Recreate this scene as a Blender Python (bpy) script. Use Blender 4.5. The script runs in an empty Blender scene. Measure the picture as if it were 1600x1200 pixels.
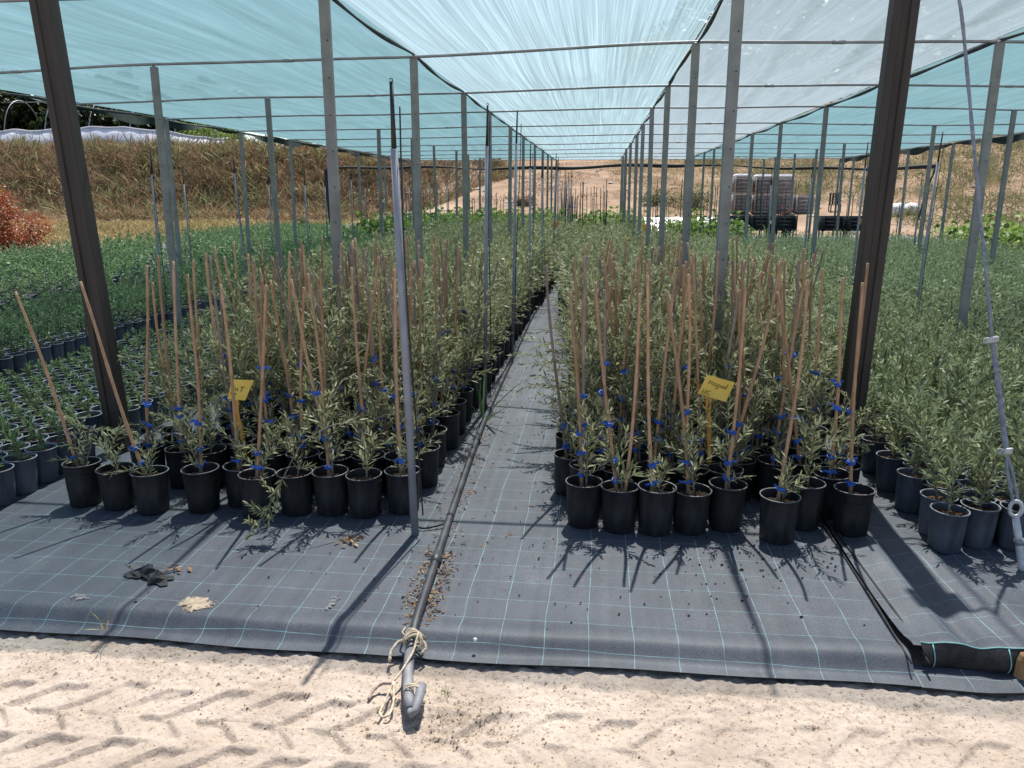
import bpy, math, random
import numpy as np
from math import radians, sin, cos, pi
from mathutils import Vector, Matrix, Quaternion

# ------------------------------------------------------------------ camera, sky, sun, exposure
SC = bpy.context.scene
COL = SC.collection
CAM_H = 1.6
PITCH, YAW, FPX = radians(13.761), radians(6.2), 1225.0
cd = bpy.data.cameras.new('camera'); cam = bpy.data.objects.new('camera', cd); COL.objects.link(cam)
cam.location = (0, 0, CAM_H); cam.rotation_euler = (pi/2 - PITCH, 0, YAW)
cd.sensor_width = 36.0; cd.lens = 36.0*FPX/1600.0; cd.clip_start = 0.05; cd.clip_end = 3000
SC.camera = cam
SUN_EL, SUN_AZ = radians(62), radians(5)          # azimuth measured from +Y towards +X
W = bpy.data.worlds.new('World'); SC.world = W; W.use_nodes = True
nt = W.node_tree; nt.nodes.clear()
sk = nt.nodes.new('ShaderNodeTexSky'); sk.sky_type = 'NISHITA'; sk.sun_disc = False
sk.sun_elevation = SUN_EL; sk.sun_rotation = SUN_AZ; sk.altitude = 200; sk.dust_density = 1.2; sk.air_density = 1.0
bg = nt.nodes.new('ShaderNodeBackground'); bg.inputs[1].default_value = 0.10
wo = nt.nodes.new('ShaderNodeOutputWorld')
nt.links.new(sk.outputs[0], bg.inputs[0]); nt.links.new(bg.outputs[0], wo.inputs[0])
sl = bpy.data.lights.new('sun', 'SUN'); sl.energy = 5.0; sl.angle = radians(0.53); sl.color = (1.0, 0.955, 0.89)
so = bpy.data.objects.new('sun', sl); COL.objects.link(so)
sd = Vector((-sin(SUN_AZ)*cos(SUN_EL), -cos(SUN_AZ)*cos(SUN_EL), -sin(SUN_EL)))
so.rotation_euler = sd.to_track_quat('-Z', 'Y').to_euler(); so.location = (0, 20, 30)
SC.view_settings.view_transform = 'Standard'; SC.view_settings.look = 'None'
SC.view_settings.exposure = 0.90; SC.view_settings.gamma = 1.0; SC.view_settings.use_curve_mapping = False
SC.render.engine = 'CYCLES'
SC.cycles.max_bounces = 6; SC.cycles.diffuse_bounces = 2; SC.cycles.glossy_bounces = 2
SC.cycles.transmission_bounces = 4; SC.cycles.transparent_max_bounces = 8
SC.cycles.caustics_reflective = False; SC.cycles.caustics_refractive = False
try:
    SC.cycles.use_denoising = True; SC.cycles.denoiser = 'OPENIMAGEDENOISE'
except Exception: pass

rng = np.random.default_rng(11)
random.seed(5)

# ------------------------------------------------------------------ small maths helpers
_fw = np.array([-sin(YAW)*cos(PITCH), cos(YAW)*cos(PITCH), -sin(PITCH)])
_rt = np.array([cos(YAW), sin(YAW), 0.0]); _up = np.cross(_rt, _fw)
def in_view(x, y, z, m=40):          # is a place inside the frame (used only to leave out repeats nobody sees)
    v = np.array([x, y, z-CAM_H]); c = v@_fw
    if c < .3: return False
    px, py = 800+FPX*(v@_rt)/c, 600-FPX*(v@_up)/c
    return -m < px < 1600+m and -m < py < 1200+m
def depth(x, y, z=.2): return float(np.array([x, y, z-CAM_H])@_fw)
_lat = np.random.default_rng(3).random((256, 256))
def vnoise(x, y):
    x = np.asarray(x, float); y = np.asarray(y, float)
    xi = np.floor(x).astype(int); yi = np.floor(y).astype(int)
    fx = x-xi; fy = y-yi; fx = fx*fx*(3-2*fx); fy = fy*fy*(3-2*fy)
    a = _lat[xi%256, yi%256]; b = _lat[(xi+1)%256, yi%256]; c = _lat[xi%256, (yi+1)%256]; d = _lat[(xi+1)%256, (yi+1)%256]
    return a*(1-fx)*(1-fy)+b*fx*(1-fy)+c*(1-fx)*fy+d*fx*fy
def fbm(x, y, o=4, g=.5):
    s = 0; a = 1; t = 0
    for i in range(o):
        s = s+a*vnoise(x*2**i+17.3*i, y*2**i+9.1*i); t += a; a *= g
    return s/t
def sstep(a, b, x):
    t = np.clip((np.asarray(x, float)-a)/(b-a), 0, 1); return t*t*(3-2*t)
ORD = 'first second third fourth fifth sixth seventh eighth ninth tenth eleventh twelfth thirteenth fourteenth fifteenth sixteenth seventeenth eighteenth nineteenth twentieth'.split()
TENS = {2: 'twenty', 3: 'thirty', 4: 'forty', 5: 'fifty', 6: 'sixty', 7: 'seventy', 8: 'eighty'}
TENTH = {3: 'thirtieth', 4: 'fortieth', 5: 'fiftieth', 6: 'sixtieth', 7: 'seventieth', 8: 'eightieth'}
def ordw(i):                          # 0 -> first
    if i < 20: return ORD[i]
    n = i+1
    return TENTH[n//10] if n % 10 == 0 else TENS[n//10]+'-'+ORD[n % 10-1]

# ------------------------------------------------------------------ mesh helpers
class G:
    """collects geometry; verts as arrays, faces as (k,3) / (k,4) arrays, one material index per added piece"""
    def __init__(s): s.V = []; s.F = []; s.A = []; s.n = 0
    def add(s, V, F, m=0, a=0.5, smooth=True):
        V = np.asarray(V, float).reshape(-1, 3)
        for f in (F if isinstance(F, list) and len(F) and isinstance(F[0], np.ndarray) and F[0].ndim == 2 else [np.asarray(F, int)]):
            if len(f): s.F.append((np.asarray(f, int)+s.n, m, smooth))
        s.V.append(V); s.A.append(np.broadcast_to(np.asarray(a, float), (len(V),)).copy()); s.n += len(V)
        return s
    def addg(s, g, M=None, a=None, mmap=None):
        V = np.concatenate(g.V)
        if M is not None: V = V@M[:3, :3].T+M[:3, 3]
        A = np.concatenate(g.A)
        if a is not None: A = np.clip(A*.6+a*.4, 0, 1)
        for f, m, sm in g.F: s.F.append((f+s.n, m if mmap is None else mmap[m], sm))
        s.V.append(V); s.A.append(A); s.n += len(V)
        return s
    def mesh(s, name, mats):
        me = bpy.data.meshes.new(name)
        V = np.concatenate(s.V).astype(np.float32)
        me.vertices.add(len(V)); me.vertices.foreach_set('co', V.ravel())
        lt = np.concatenate([np.full(len(f), f.shape[1]) for f, _, _ in s.F]).astype(np.int32)
        lv = np.concatenate([f.ravel() for f, _, _ in s.F]).astype(np.int32)
        me.loops.add(len(lv)); me.loops.foreach_set('vertex_index', lv)
        me.polygons.add(len(lt)); ls = np.concatenate([[0], np.cumsum(lt)[:-1]]).astype(np.int32)
        me.polygons.foreach_set('loop_start', ls); me.polygons.foreach_set('loop_total', lt)
        me.polygons.foreach_set('material_index', np.concatenate([np.full(len(f), m) for f, m, _ in s.F]).astype(np.int32))
        me.polygons.foreach_set('use_smooth', np.concatenate([np.full(len(f), sm) for f, _, sm in s.F]).astype(bool))
        at = me.attributes.new('lv', 'FLOAT', 'POINT'); at.data.foreach_set('value', np.concatenate(s.A).astype(np.float32))
        for m in mats: me.materials.append(m)
        me.update(calc_edges=True); me.validate()
        return me
def ob(name, data, parent=None, loc=(0, 0, 0), rot=None, scale=None):
    o = bpy.data.objects.new(name, data); COL.objects.link(o); o.location = loc
    if rot is not None: o.rotation_euler = rot
    if scale is not None: o.scale = (scale,)*3 if np.isscalar(scale) else scale
    if parent is not None: o.parent = parent
    return o
def tag(o, label, cat, group=None, kind=None):
    o['label'] = label
    if cat: o['category'] = cat
    if group: o['group'] = group
    if kind: o['kind'] = kind
    return o
def empty(name, loc=(0, 0, 0), rz=0):
    o = bpy.data.objects.new(name, None); COL.objects.link(o); o.location = loc; o.rotation_euler = (0, 0, rz); o.empty_display_size = .05
    return o
def box(sx, sy, sz, c=(0, 0, 0), bev=0.0):
    if bev <= 0:
        v = np.array([[x, y, z] for x in (-.5, .5) for y in (-.5, .5) for z in (-.5, .5)])*[sx, sy, sz]+np.array(c)
        return v, np.array([[0, 1, 3, 2], [4, 6, 7, 5], [0, 4, 5, 1], [2, 3, 7, 6], [0, 2, 6, 4], [1, 5, 7, 3]])
    b = bev; hx, hy, hz = sx/2, sy/2, sz/2
    ring = [(-hx+b, -hy), (hx-b, -hy), (hx, -hy+b), (hx, hy-b), (hx-b, hy), (-hx+b, hy), (-hx, hy-b), (-hx, -hy+b)]
    rin = [(x*(hx-b)/hx, y*(hy-b)/hy) for x, y in ring]
    V = [(x, y, -hz) for x, y in rin]+[(x, y, -hz+b) for x, y in ring]+[(x, y, hz-b) for x, y in ring]+[(x, y, hz) for x, y in rin]
    Q = []
    for k in range(3):
        for i in range(8): j = (i+1) % 8; Q.append((k*8+i, k*8+j, k*8+8+j, k*8+8+i))
    for o in (0, 24):
        for i in (1, 3, 5): Q.append((o, o+i, o+i+1, o+(i+2) % 8) if True else None)
    return np.array(V)+np.array(c), np.array(Q)
def frames(P):
    P = np.asarray(P, float); T = np.gradient(P, axis=0); T /= np.linalg.norm(T, axis=1)[:, None]+1e-9
    ref = np.array([0, 0, 1.]) if abs(T[:, 2]).mean() < .8 else np.array([0, 1., 0])
    S = np.cross(T, ref); S /= np.linalg.norm(S, axis=1)[:, None]+1e-9
    return T, S, np.cross(S, T)
def tube(P, r, n=8, cap=True):
    P = np.asarray(P, float); r = np.broadcast_to(np.asarray(r, float), (len(P),))
    T, S, N = frames(P); a = np.arange(n)*2*pi/n
    V = (P[:, None]+r[:, None, None]*(np.cos(a)[None, :, None]*S[:, None]+np.sin(a)[None, :, None]*N[:, None])).reshape(-1, 3)
    i = np.arange(len(P)-1)[:, None]*n; j = np.arange(n)[None]; k = (j+1) % n
    Q = np.stack([i+j, i+k, i+n+k, i+n+j], -1).reshape(-1, 4)
    F = [Q]
    if cap:
        V = np.concatenate([V, P[:1], P[-1:]]); m = len(V); e = (len(P)-1)*n; jj = np.arange(n); kk = (jj+1) % n
        F.append(np.concatenate([np.stack([np.full(n, m-2), kk, jj], -1), np.stack([np.full(n, m-1), e+jj, e+kk], -1)]))
    return V, F
def lathe(prof, n=20):
    prof = np.asarray(prof, float); a = np.arange(n)*2*pi/n; m = len(prof)
    V = np.stack([prof[:, 0:1]*np.cos(a), prof[:, 0:1]*np.sin(a), np.repeat(prof[:, 1:2], n, 1)], -1).reshape(-1, 3)
    i = np.arange(m-1)[:, None]*n; j = np.arange(n)[None]; k = (j+1) % n
    return V, np.stack([i+j, i+k, i+n+k, i+n+j], -1).reshape(-1, 4)
def grid(X, Y, Z):                    # 2-d arrays, indexed [iy, ix]
    ny, nx = X.shape; V = np.stack([X, Y, Z], -1).reshape(-1, 3)
    i = np.arange(ny-1)[:, None]*nx; j = np.arange(nx-1)[None]
    return V, np.stack([i+j, i+j+1, i+nx+j+1, i+nx+j], -1).reshape(-1, 4)
def unit(v): return v/(np.linalg.norm(v, axis=-1, keepdims=True)+1e-9)
def leaf_geo(P, D, L, Wd, lod=0, roll=None, bend=.18, r=rng):
    """lance-shaped leaves: P base points, D directions"""
    n = len(P); D = unit(D); ref = unit(r.normal(size=(n, 3))*.55+np.array([0, 0, 1.0]))
    S = unit(np.cross(D, ref)); N = np.cross(S, D)
    if lod == 0:
        t = np.array([0, .34, .34, .72, .72, 1.0]); s = np.array([0, -.5, .5, -.36, .36, 0]); up = np.array([0, .10, .10, .08, .08, 0])
    else:
        t = np.array([0, .45, .45, 1.0]); s = np.array([0, -.5, .5, 0]); up = np.array([0, .08, .08, 0])
    k = len(t)
    b = bend*r.uniform(-.4, 1.6, n)
    V = P[:, None]+D[:, None]*(t[None, :, None]*L[:, None, None])+S[:, None]*(s[None, :, None]*Wd[:, None, None])\
        + N[:, None]*((up[None]*Wd[:, None]-b[:, None]*L[:, None]*t[None]**2)[:, :, None])
    A = np.repeat(r.random(n), k); o = np.arange(n)[:, None]*k
    if lod == 0:
        return V.reshape(-1, 3), [np.concatenate([o+[0, 2, 1], o+[3, 4, 5]]), o+[1, 2, 4, 3]], A
    return V.reshape(-1, 3), [o+[0, 2, 3, 1]], A

# ------------------------------------------------------------------ materials
MATS = {}
def newmat(name):
    m = bpy.data.materials.new(name); m.use_nodes = True; m.node_tree.nodes.clear(); MATS[name] = m
    return m, m.node_tree.nodes, m.node_tree.links
def _noise(N, L, vec, scale, detail=4, rough=.55, dist=0):
    n = N.new('ShaderNodeTexNoise'); n.inputs['Scale'].default_value = scale; n.inputs['Detail'].default_value = detail
    n.inputs['Roughness'].default_value = rough; n.inputs['Distortion'].default_value = dist; L.new(vec, n.inputs['Vector']); return n
def _ramp(N, L, fac, stops):
    r = N.new('ShaderNodeValToRGB'); e = r.color_ramp.elements
    e[0].position, e[0].color = stops[0][0], (*stops[0][1], 1); e[1].position, e[1].color = stops[-1][0], (*stops[-1][1], 1)
    for p, c in stops[1:-1]: x = e.new(p); x.color = (*c, 1)
    L.new(fac, r.inputs[0]); return r
def pmat(name, c1, c2, scale=8, rough=.6, rough2=None, bump=.0, bscale=None, spec=.4, metal=0, rnd=0.0, stretch=None, lo=.35, hi=.65, sheen=0):
    m, N, L = newmat(name)
    tc = N.new('ShaderNodeTexCoord'); vec = tc.outputs['Object']
    if stretch:
        mp = N.new('ShaderNodeMapping'); mp.inputs['Scale'].default_value = stretch; L.new(vec, mp.inputs[0]); vec = mp.outputs[0]
    n = _noise(N, L, vec, scale)
    r = _ramp(N, L, n.outputs[0], [(lo, c1), (hi, c2)])
    b = N.new('ShaderNodeBsdfPrincipled'); b.inputs['Roughness'].default_value = rough; b.inputs['Specular IOR Level'].default_value = spec; b.inputs['Metallic'].default_value = metal
    colo = r.outputs[0]
    if rnd:
        oi = N.new('ShaderNodeObjectInfo'); hs = N.new('ShaderNodeHueSaturation'); mr = N.new('ShaderNodeMapRange')
        mr.inputs['To Min'].default_value = 1-rnd; mr.inputs['To Max'].default_value = 1+rnd
        L.new(oi.outputs['Random'], mr.inputs[0]); L.new(mr.outputs[0], hs.inputs['Value']); L.new(colo, hs.inputs['Color']); colo = hs.outputs[0]
    L.new(colo, b.inputs['Base Color'])
    if rough2 is not None:
        mr = N.new('ShaderNodeMapRange'); mr.inputs['To Min'].default_value = rough; mr.inputs['To Max'].default_value = rough2
        L.new(n.outputs[0], mr.inputs[0]); L.new(mr.outputs[0], b.inputs['Roughness'])
    if bump:
        bn = _noise(N, L, vec, bscale or scale*4, 5); bp = N.new('ShaderNodeBump'); bp.inputs['Strength'].default_value = bump; bp.inputs['Distance'].default_value = .01
        L.new(bn.outputs[0], bp.inputs['Height']); L.new(bp.outputs[0], b.inputs['Normal'])
    o = N.new('ShaderNodeOutputMaterial'); L.new(b.outputs[0], o.inputs[0]); return m
def leafmat(name, c1, c2, c3, back, trans=.35, rough=.42, rnd=.18, spec=.45, tcol=None):
    m, N, L = newmat(name)
    at = N.new('ShaderNodeAttribute'); at.attribute_name = 'lv'
    r = _ramp(N, L, at.outputs['Fac'], [(0.0, c1), (.55, c2), (1.0, c3)])
    oi = N.new('ShaderNodeObjectInfo'); hs = N.new('ShaderNodeHueSaturation'); mr = N.new('ShaderNodeMapRange')
    mr.inputs['To Min'].default_value = 1-rnd; mr.inputs['To Max'].default_value = 1+rnd
    L.new(oi.outputs['Random'], mr.inputs[0]); L.new(mr.outputs[0], hs.inputs['Value']); L.new(r.outputs[0], hs.inputs['Color'])
    ge = N.new('ShaderNodeNewGeometry'); mx = N.new('ShaderNodeMix'); mx.data_type = 'RGBA'
    L.new(ge.outputs['Backfacing'], mx.inputs[0]); L.new(hs.outputs[0], mx.inputs[6]); mx.inputs[7].default_value = (*back, 1)
    b = N.new('ShaderNodeBsdfPrincipled'); b.inputs['Roughness'].default_value = rough; b.inputs['Specular IOR Level'].default_value = spec
    L.new(mx.outputs[2], b.inputs['Base Color'])
    t = N.new('ShaderNodeBsdfTranslucent')
    if tcol: t.inputs[0].default_value = (*tcol, 1)
    else: L.new(hs.outputs[0], t.inputs[0])
    s = N.new('ShaderNodeMixShader'); s.inputs[0].default_value = trans
    L.new(b.outputs[0], s.inputs[1]); L.new(t.outputs[0], s.inputs[2])
    o = N.new('ShaderNodeOutputMaterial'); L.new(s.outputs[0], o.inputs[0]); return m
def netmat(name, col, tint, op_lo, op_hi, sx, sy, transl=.7, var=.25, wh=1.0):
    """woven shade net: open holes between threads (transparent) and pale threads that pass light"""
    m, N, L = newmat(name)
    tc = N.new('ShaderNodeTexCoord'); mp = N.new('ShaderNodeMapping'); mp.inputs['Scale'].default_value = (sx, sy, 1); L.new(tc.outputs['Object'], mp.inputs[0])
    n = _noise(N, L, mp.outputs[0], 1.0, 5, .65, .15)
    n2 = _noise(N, L, tc.outputs['Object'], .45, 3)
    ad = N.new('ShaderNodeMath'); ad.operation = 'MULTIPLY_ADD'; ad.inputs[1].default_value = .35; L.new(n2.outputs[0], ad.inputs[0])
    ml = N.new('ShaderNodeMath'); ml.operation = 'MULTIPLY'; ml.inputs[1].default_value = .65; L.new(n.outputs[0], ml.inputs[0]); L.new(ml.outputs[0], ad.inputs[2])
    mr = N.new('ShaderNodeMapRange'); mr.inputs['From Min'].default_value = .36; mr.inputs['From Max'].default_value = .64
    mr.inputs['To Min'].default_value = op_lo; mr.inputs['To Max'].default_value = op_hi; L.new(ad.outputs[0], mr.inputs[0])
    wv = _noise(N, L, tc.outputs['Object'], 48, 3, .7); wm = N.new('ShaderNodeMapRange'); wm.inputs['From Min'].default_value = .3; wm.inputs['From Max'].default_value = .7; wm.inputs['To Min'].default_value = -.06; wm.inputs['To Max'].default_value = .06; L.new(wv.outputs[0], wm.inputs[0])
    wa = N.new('ShaderNodeMath'); wa.operation = 'ADD'; L.new(mr.outputs[0], wa.inputs[0]); L.new(wm.outputs[0], wa.inputs[1]); mr = wa
    tr = N.new('ShaderNodeBsdfTransparent'); tr.inputs[0].default_value = (*tint, 1)
    n3 = _noise(N, L, mp.outputs[0], 2.6, 4, .6, .1); av = N.new('ShaderNodeMath'); av.operation = 'MULTIPLY_ADD'; av.inputs[1].default_value = .5; L.new(n3.outputs[0], av.inputs[0])
    hf = N.new('ShaderNodeMath'); hf.operation = 'MULTIPLY'; hf.inputs[1].default_value = .5; L.new(n.outputs[0], hf.inputs[0]); L.new(hf.outputs[0], av.inputs[2])
    cr = _ramp(N, L, av.outputs[0], [(.34, tuple(c*(1-var) for c in col)), (.5, col), (.66, tuple(min(.9, c*(1+var*wh)+.05*var*wh) for c in col))])
    tl = N.new('ShaderNodeBsdfTranslucent'); L.new(cr.outputs[0], tl.inputs[0])
    df = N.new('ShaderNodeBsdfDiffuse'); L.new(cr.outputs[0], df.inputs[0])
    a = N.new('ShaderNodeMixShader'); a.inputs[0].default_value = transl; L.new(df.outputs[0], a.inputs[1]); L.new(tl.outputs[0], a.inputs[2])
    # the threads have thickness: light that crosses the cloth at a slant meets more of them (open share ** 1/cos)
    ge = N.new('ShaderNodeNewGeometry'); dt = N.new('ShaderNodeVectorMath'); dt.operation = 'DOT_PRODUCT'; L.new(ge.outputs['Incoming'], dt.inputs[0]); L.new(ge.outputs['Normal'], dt.inputs[1])
    ab = N.new('ShaderNodeMath'); ab.operation = 'ABSOLUTE'; L.new(dt.outputs['Value'], ab.inputs[0]); mx = N.new('ShaderNodeMath'); mx.operation = 'MAXIMUM'; mx.inputs[1].default_value = .06; L.new(ab.outputs[0], mx.inputs[0])
    iv = N.new('ShaderNodeMath'); iv.operation = 'DIVIDE'; iv.inputs[0].default_value = 1.0; L.new(mx.outputs[0], iv.inputs[1])
    pw = N.new('ShaderNodeMath'); pw.operation = 'POWER'; L.new(mr.outputs[0], pw.inputs[0]); L.new(iv.outputs[0], pw.inputs[1])
    s = N.new('ShaderNodeMixShader'); L.new(pw.outputs[0], s.inputs[0]); L.new(a.outputs[0], s.inputs[1]); L.new(tr.outputs[0], s.inputs[2])
    o = N.new('ShaderNodeOutputMaterial'); L.new(s.outputs[0], o.inputs[0]); return m
def weedmat(name, base1, base2, px, py):
    """black woven ground cloth with its pale green marker threads"""
    m, N, L = newmat(name)
    tc = N.new('ShaderNodeTexCoord'); vec = tc.outputs['Object']
    wob = _noise(N, L, vec, 1.7, 2); sub = N.new('ShaderNodeVectorMath'); sub.operation = 'SUBTRACT'; sub.inputs[1].default_value = (.5, .5, .5); L.new(wob.outputs['Color'], sub.inputs[0])
    sc = N.new('ShaderNodeVectorMath'); sc.operation = 'SCALE'; sc.inputs['Scale'].default_value = .035; L.new(sub.outputs[0], sc.inputs[0])
    ad = N.new('ShaderNodeVectorMath'); ad.operation = 'ADD'; L.new(vec, ad.inputs[0]); L.new(sc.outputs[0], ad.inputs[1])
    sp = N.new('ShaderNodeSeparateXYZ'); L.new(ad.outputs[0], sp.inputs[0])
    outs = []
    for k, (per, wd) in ((0, px), (1, py)):
        dv = N.new('ShaderNodeMath'); dv.operation = 'DIVIDE'; dv.inputs[1].default_value = per; L.new(sp.outputs[k], dv.inputs[0])
        fr = N.new('ShaderNodeMath'); fr.operation = 'FRACT'; L.new(dv.outputs[0], fr.inputs[0])
        lt = N.new('ShaderNodeMath'); lt.operation = 'LESS_THAN'; lt.inputs[1].default_value = wd/per; L.new(fr.outputs[0], lt.inputs[0]); outs.append(lt)
    mxx = N.new('ShaderNodeMath'); mxx.operation = 'MAXIMUM'; L.new(outs[0].outputs[0], mxx.inputs[0]); L.new(outs[1].outputs[0], mxx.inputs[1])
    wear = _noise(N, L, vec, 14, 4); wr = N.new('ShaderNodeMapRange'); wr.inputs['From Min'].default_value = .3; wr.inputs['From Max'].default_value = .6; wr.inputs['To Min'].default_value = .25; wr.inputs['To Max'].default_value = .95; L.new(wear.outputs[0], wr.inputs[0])
    wm = N.new('ShaderNodeMath'); wm.operation = 'MULTIPLY'; L.new(mxx.outputs[0], wm.inputs[0]); L.new(wr.outputs[0], wm.inputs[1])
    dirt = _noise(N, L, vec, 2.2, 6, .65); r = _ramp(N, L, dirt.outputs[0], [(.3, base1), (.62, base2), (.80, (base2[0]*2.1, base2[1]*1.9, base2[2]*1.6))])
    spk = _noise(N, L, vec, 260, 2); spr = _ramp(N, L, spk.outputs[0], [(.35, (.55, .55, .55)), (.7, (1.5, 1.5, 1.5))])
    mu = N.new('ShaderNodeMix'); mu.data_type = 'RGBA'; mu.blend_type = 'MULTIPLY'; mu.inputs[0].default_value = 1; L.new(r.outputs[0], mu.inputs[6]); L.new(spr.outputs[0], mu.inputs[7])
    mc = N.new('ShaderNodeMix'); mc.data_type = 'RGBA'; L.new(wm.outputs[0], mc.inputs[0]); L.new(mu.outputs[2], mc.inputs[6]); mc.inputs[7].default_value = (.16, .30, .31, 1)
    b = N.new('ShaderNodeBsdfPrincipled'); b.inputs['Roughness'].default_value = .62; b.inputs['Specular IOR Level'].default_value = .5; L.new(mc.outputs[2], b.inputs['Base Color'])
    wv = N.new('ShaderNodeTexWave'); wv.wave_type = 'BANDS'; wv.bands_direction = 'Y'; wv.inputs['Scale'].default_value = 160; wv.inputs['Distortion'].default_value = 2; L.new(vec, wv.inputs[0])
    bp = N.new('ShaderNodeBump'); bp.inputs['Strength'].default_value = .25; bp.inputs['Distance'].default_value = .002; L.new(spk.outputs[0], bp.inputs['Height']); L.new(bp.outputs[0], b.inputs['Normal'])
    o = N.new('ShaderNodeOutputMaterial'); L.new(b.outputs[0], o.inputs[0]); return m

M_black = pmat('black_pot_plastic', (.007, .0075, .009), (.024, .0245, .026), 16, .42, .68, .10, 60, .45, rnd=.35, stretch=(1.6, 1.6, .45))
M_grey = pmat('grey_pot_plastic', (.046, .057, .077), (.095, .108, .130), 14, .45, .62, .06, 60, .4, rnd=.22, stretch=(1.6, 1.6, .45))
M_soil = pmat('potting_soil', (.014, .010, .008), (.055, .036, .024), 55, .95, None, .8, 90, .1, lo=.4, hi=.68)
M_bark = pmat('bark_mulch_soil', (.03, .016, .010), (.20, .105, .06), 48, .9, None, .9, 80, .15, lo=.42, hi=.66)
M_stem = pmat('olive_bark', (.12, .105, .075), (.22, .19, .14), 40, .85, rnd=.15)
M_cane = pmat('bamboo_cane', (.33, .185, .098), (.48, .30, .172), 14, .55, None, .1, 60, .35, rnd=.24)
M_caneold = pmat('weathered_cane', (.19, .145, .115), (.33, .26, .21), 14, .7, None, .1, 60, .2, rnd=.2)
M_tie = pmat('blue_tie_tape', (.014, .070, .34), (.030, .14, .58), 20, .4, None, 0, None, .4)
M_olive = leafmat('olive_leaf', (.115, .134, .054), (.235, .255, .118), (.42, .42, .24), (.47, .475, .33), .42, .46, .22, .28)
M_green = leafmat('laurel_leaf', (.052, .108, .042), (.100, .185, .074), (.20, .295, .125), (.20, .27, .145), .38, .48, .22, .25)
M_cut = leafmat('cutting_leaf', (.102, .140, .058), (.215, .258, .120), (.40, .435, .245), (.45, .475, .32), .42, .45, .22, .28)
M_seed = leafmat('seedling_leaf', (.075, .13, .042), (.14, .215, .075), (.27, .34, .145), (.23, .29, .15), .40, .48, .25, .25)
M_crop = leafmat('broad_leaf', (.075, .14, .026), (.155, .245, .05), (.30, .37, .095), (.20, .27, .085), .42, .5, .12, .2)
M_dry = leafmat('dry_grass', (.155, .100, .064), (.31, .212, .140), (.50, .375, .26), (.34, .245, .165), .3, .85, .12, .08)
M_drygold = leafmat('golden_grass', (.17, .135, .06), (.30, .245, .11), (.40, .33, .17), (.3, .25, .13), .3, .8, .12, .1)
M_scrub = leafmat('scrub_leaf', (.08, .088, .038), (.15, .155, .07), (.27, .26, .13), (.18, .18, .095), .32, .65, .2, .12)
M_red = leafmat('red_shrub_leaf', (.16, .035, .018), (.30, .075, .030), (.42, .17, .06), (.30, .10, .05), .35, .5, .1)
M_tree = leafmat('tree_leaf', (.016, .030, .010), (.04, .062, .020), (.10, .13, .045), (.06, .085, .03), .3, .45, .2)
M_galv = pmat('galvanised_steel', (.17, .18, .175), (.27, .28, .27), 5, .5, .65, .05, 40, .5, .35, .1)
M_rimb = pmat('black_rim_glint', (.055, .057, .060), (.13, .13, .132), 30, .38, .6, 0, None, .6, rnd=.2)  # sun glint along the black pot lip, painted as a paler rim colour
M_rimg = pmat('grey_rim_glint', (.12, .135, .16), (.21, .23, .26), 30, .38, .6, 0, None, .6, rnd=.15)  # same painted sun glint for the lips of the grey pots
M_rust = pmat('brown_painted_steel', (.024, .018, .015), (.050, .036, .029), 4, .5, .7, .1, 50, .45, stretch=(6, 6, .6))
M_wire = pmat('galvanised_pipe', (.24, .25, .26), (.36, .37, .38), 6, .4, .6, 0, None, .5, .4)
M_pvc = pmat('grey_pvc_pipe', (.20, .215, .25), (.31, .33, .37), 5, .5, .65, .05, 60, .4, rnd=.12)
M_tubing = pmat('black_tubing', (.010, .010, .011), (.024, .024, .026), 10, .45, .6, 0, None, .45)
M_hose = pmat('black_hose', (.022, .023, .027), (.06, .062, .07), 9, .4, .65, .05, 50, .5)
M_hosedusty = pmat('dusty_hose', (.10, .105, .12), (.20, .20, .21), 14, .5, .8, .05, 50, .4)
M_rope = pmat('tan_rope', (.36, .29, .20), (.58, .49, .37), 60, .85, None, .4, 140, .1)
M_guy = pmat('grey_guy_rope', (.17, .185, .22), (.30, .32, .36), 40, .6, None, .3, 200, .3)
M_knot = pmat('pale_clamp', (.42, .42, .42), (.62, .61, .59), 30, .45, None, .1, 60, .5, .2)
M_yellow = pmat('yellow_label_plastic', (.78, .52, .07), (.88, .62, .12), 8, .5, None, 0, None, .4)
M_orange = pmat('orange_label_stem', (.66, .29, .04), (.80, .40, .07), 8, .5, None, 0, None, .4)
M_ink = pmat('marker_ink', (.03, .02, .01), (.06, .04, .02), 30, .7)
M_wood = pmat('weathered_wood', (.20, .115, .055), (.36, .23, .12), 9, .85, None, .4, 40, .15, stretch=(4, 4, .5))
M_teal = netmat('teal_shade_net', (.146, .255, .280), (.80, .90, .91), .50, .66, 7, .35, .62, .16)
M_white = netmat('pale_shade_net', (.235, .325, .352), (.92, .96, .97), .54, .76, 34, .20, .72, .32, 1.25)
M_pale = netmat('greyish_shade_net', (.255, .315, .345), (.90, .94, .95), .60, .80, 16, .25, .66, .12, 1.2)
M_hem = pmat('dark_green_hem', (.008, .020, .018), (.02, .045, .04), 12, .8)
M_cord = pmat('dark_cord', (.03, .045, .05), (.07, .09, .095), 14, .8)
M_mat = weedmat('woven_ground_cloth', (.036, .042, .056), (.066, .073, .090), (.163, .0026), (.150, .0022))
M_fabric = pmat('black_cloth_edge', (.012, .012, .014), (.035, .033, .033), 30, .75, None, .3, 120, .35)
M_tealthread = pmat('green_thread', (.14, .36, .34), (.25, .5, .48), 20, .7)
M_film = pmat('milky_plastic_film', (.50, .51, .56), (.74, .74, .77), 1.2, .35, .5, .15, 5, .5, stretch=(.4, 1, 2))
M_blue = pmat('blue_tarp', (.02, .10, .42), (.05, .17, .55), 4, .5)
M_whitebag = pmat('white_sack', (.62, .60, .57), (.82, .80, .77), 3, .7, None, .3, 8)
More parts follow.
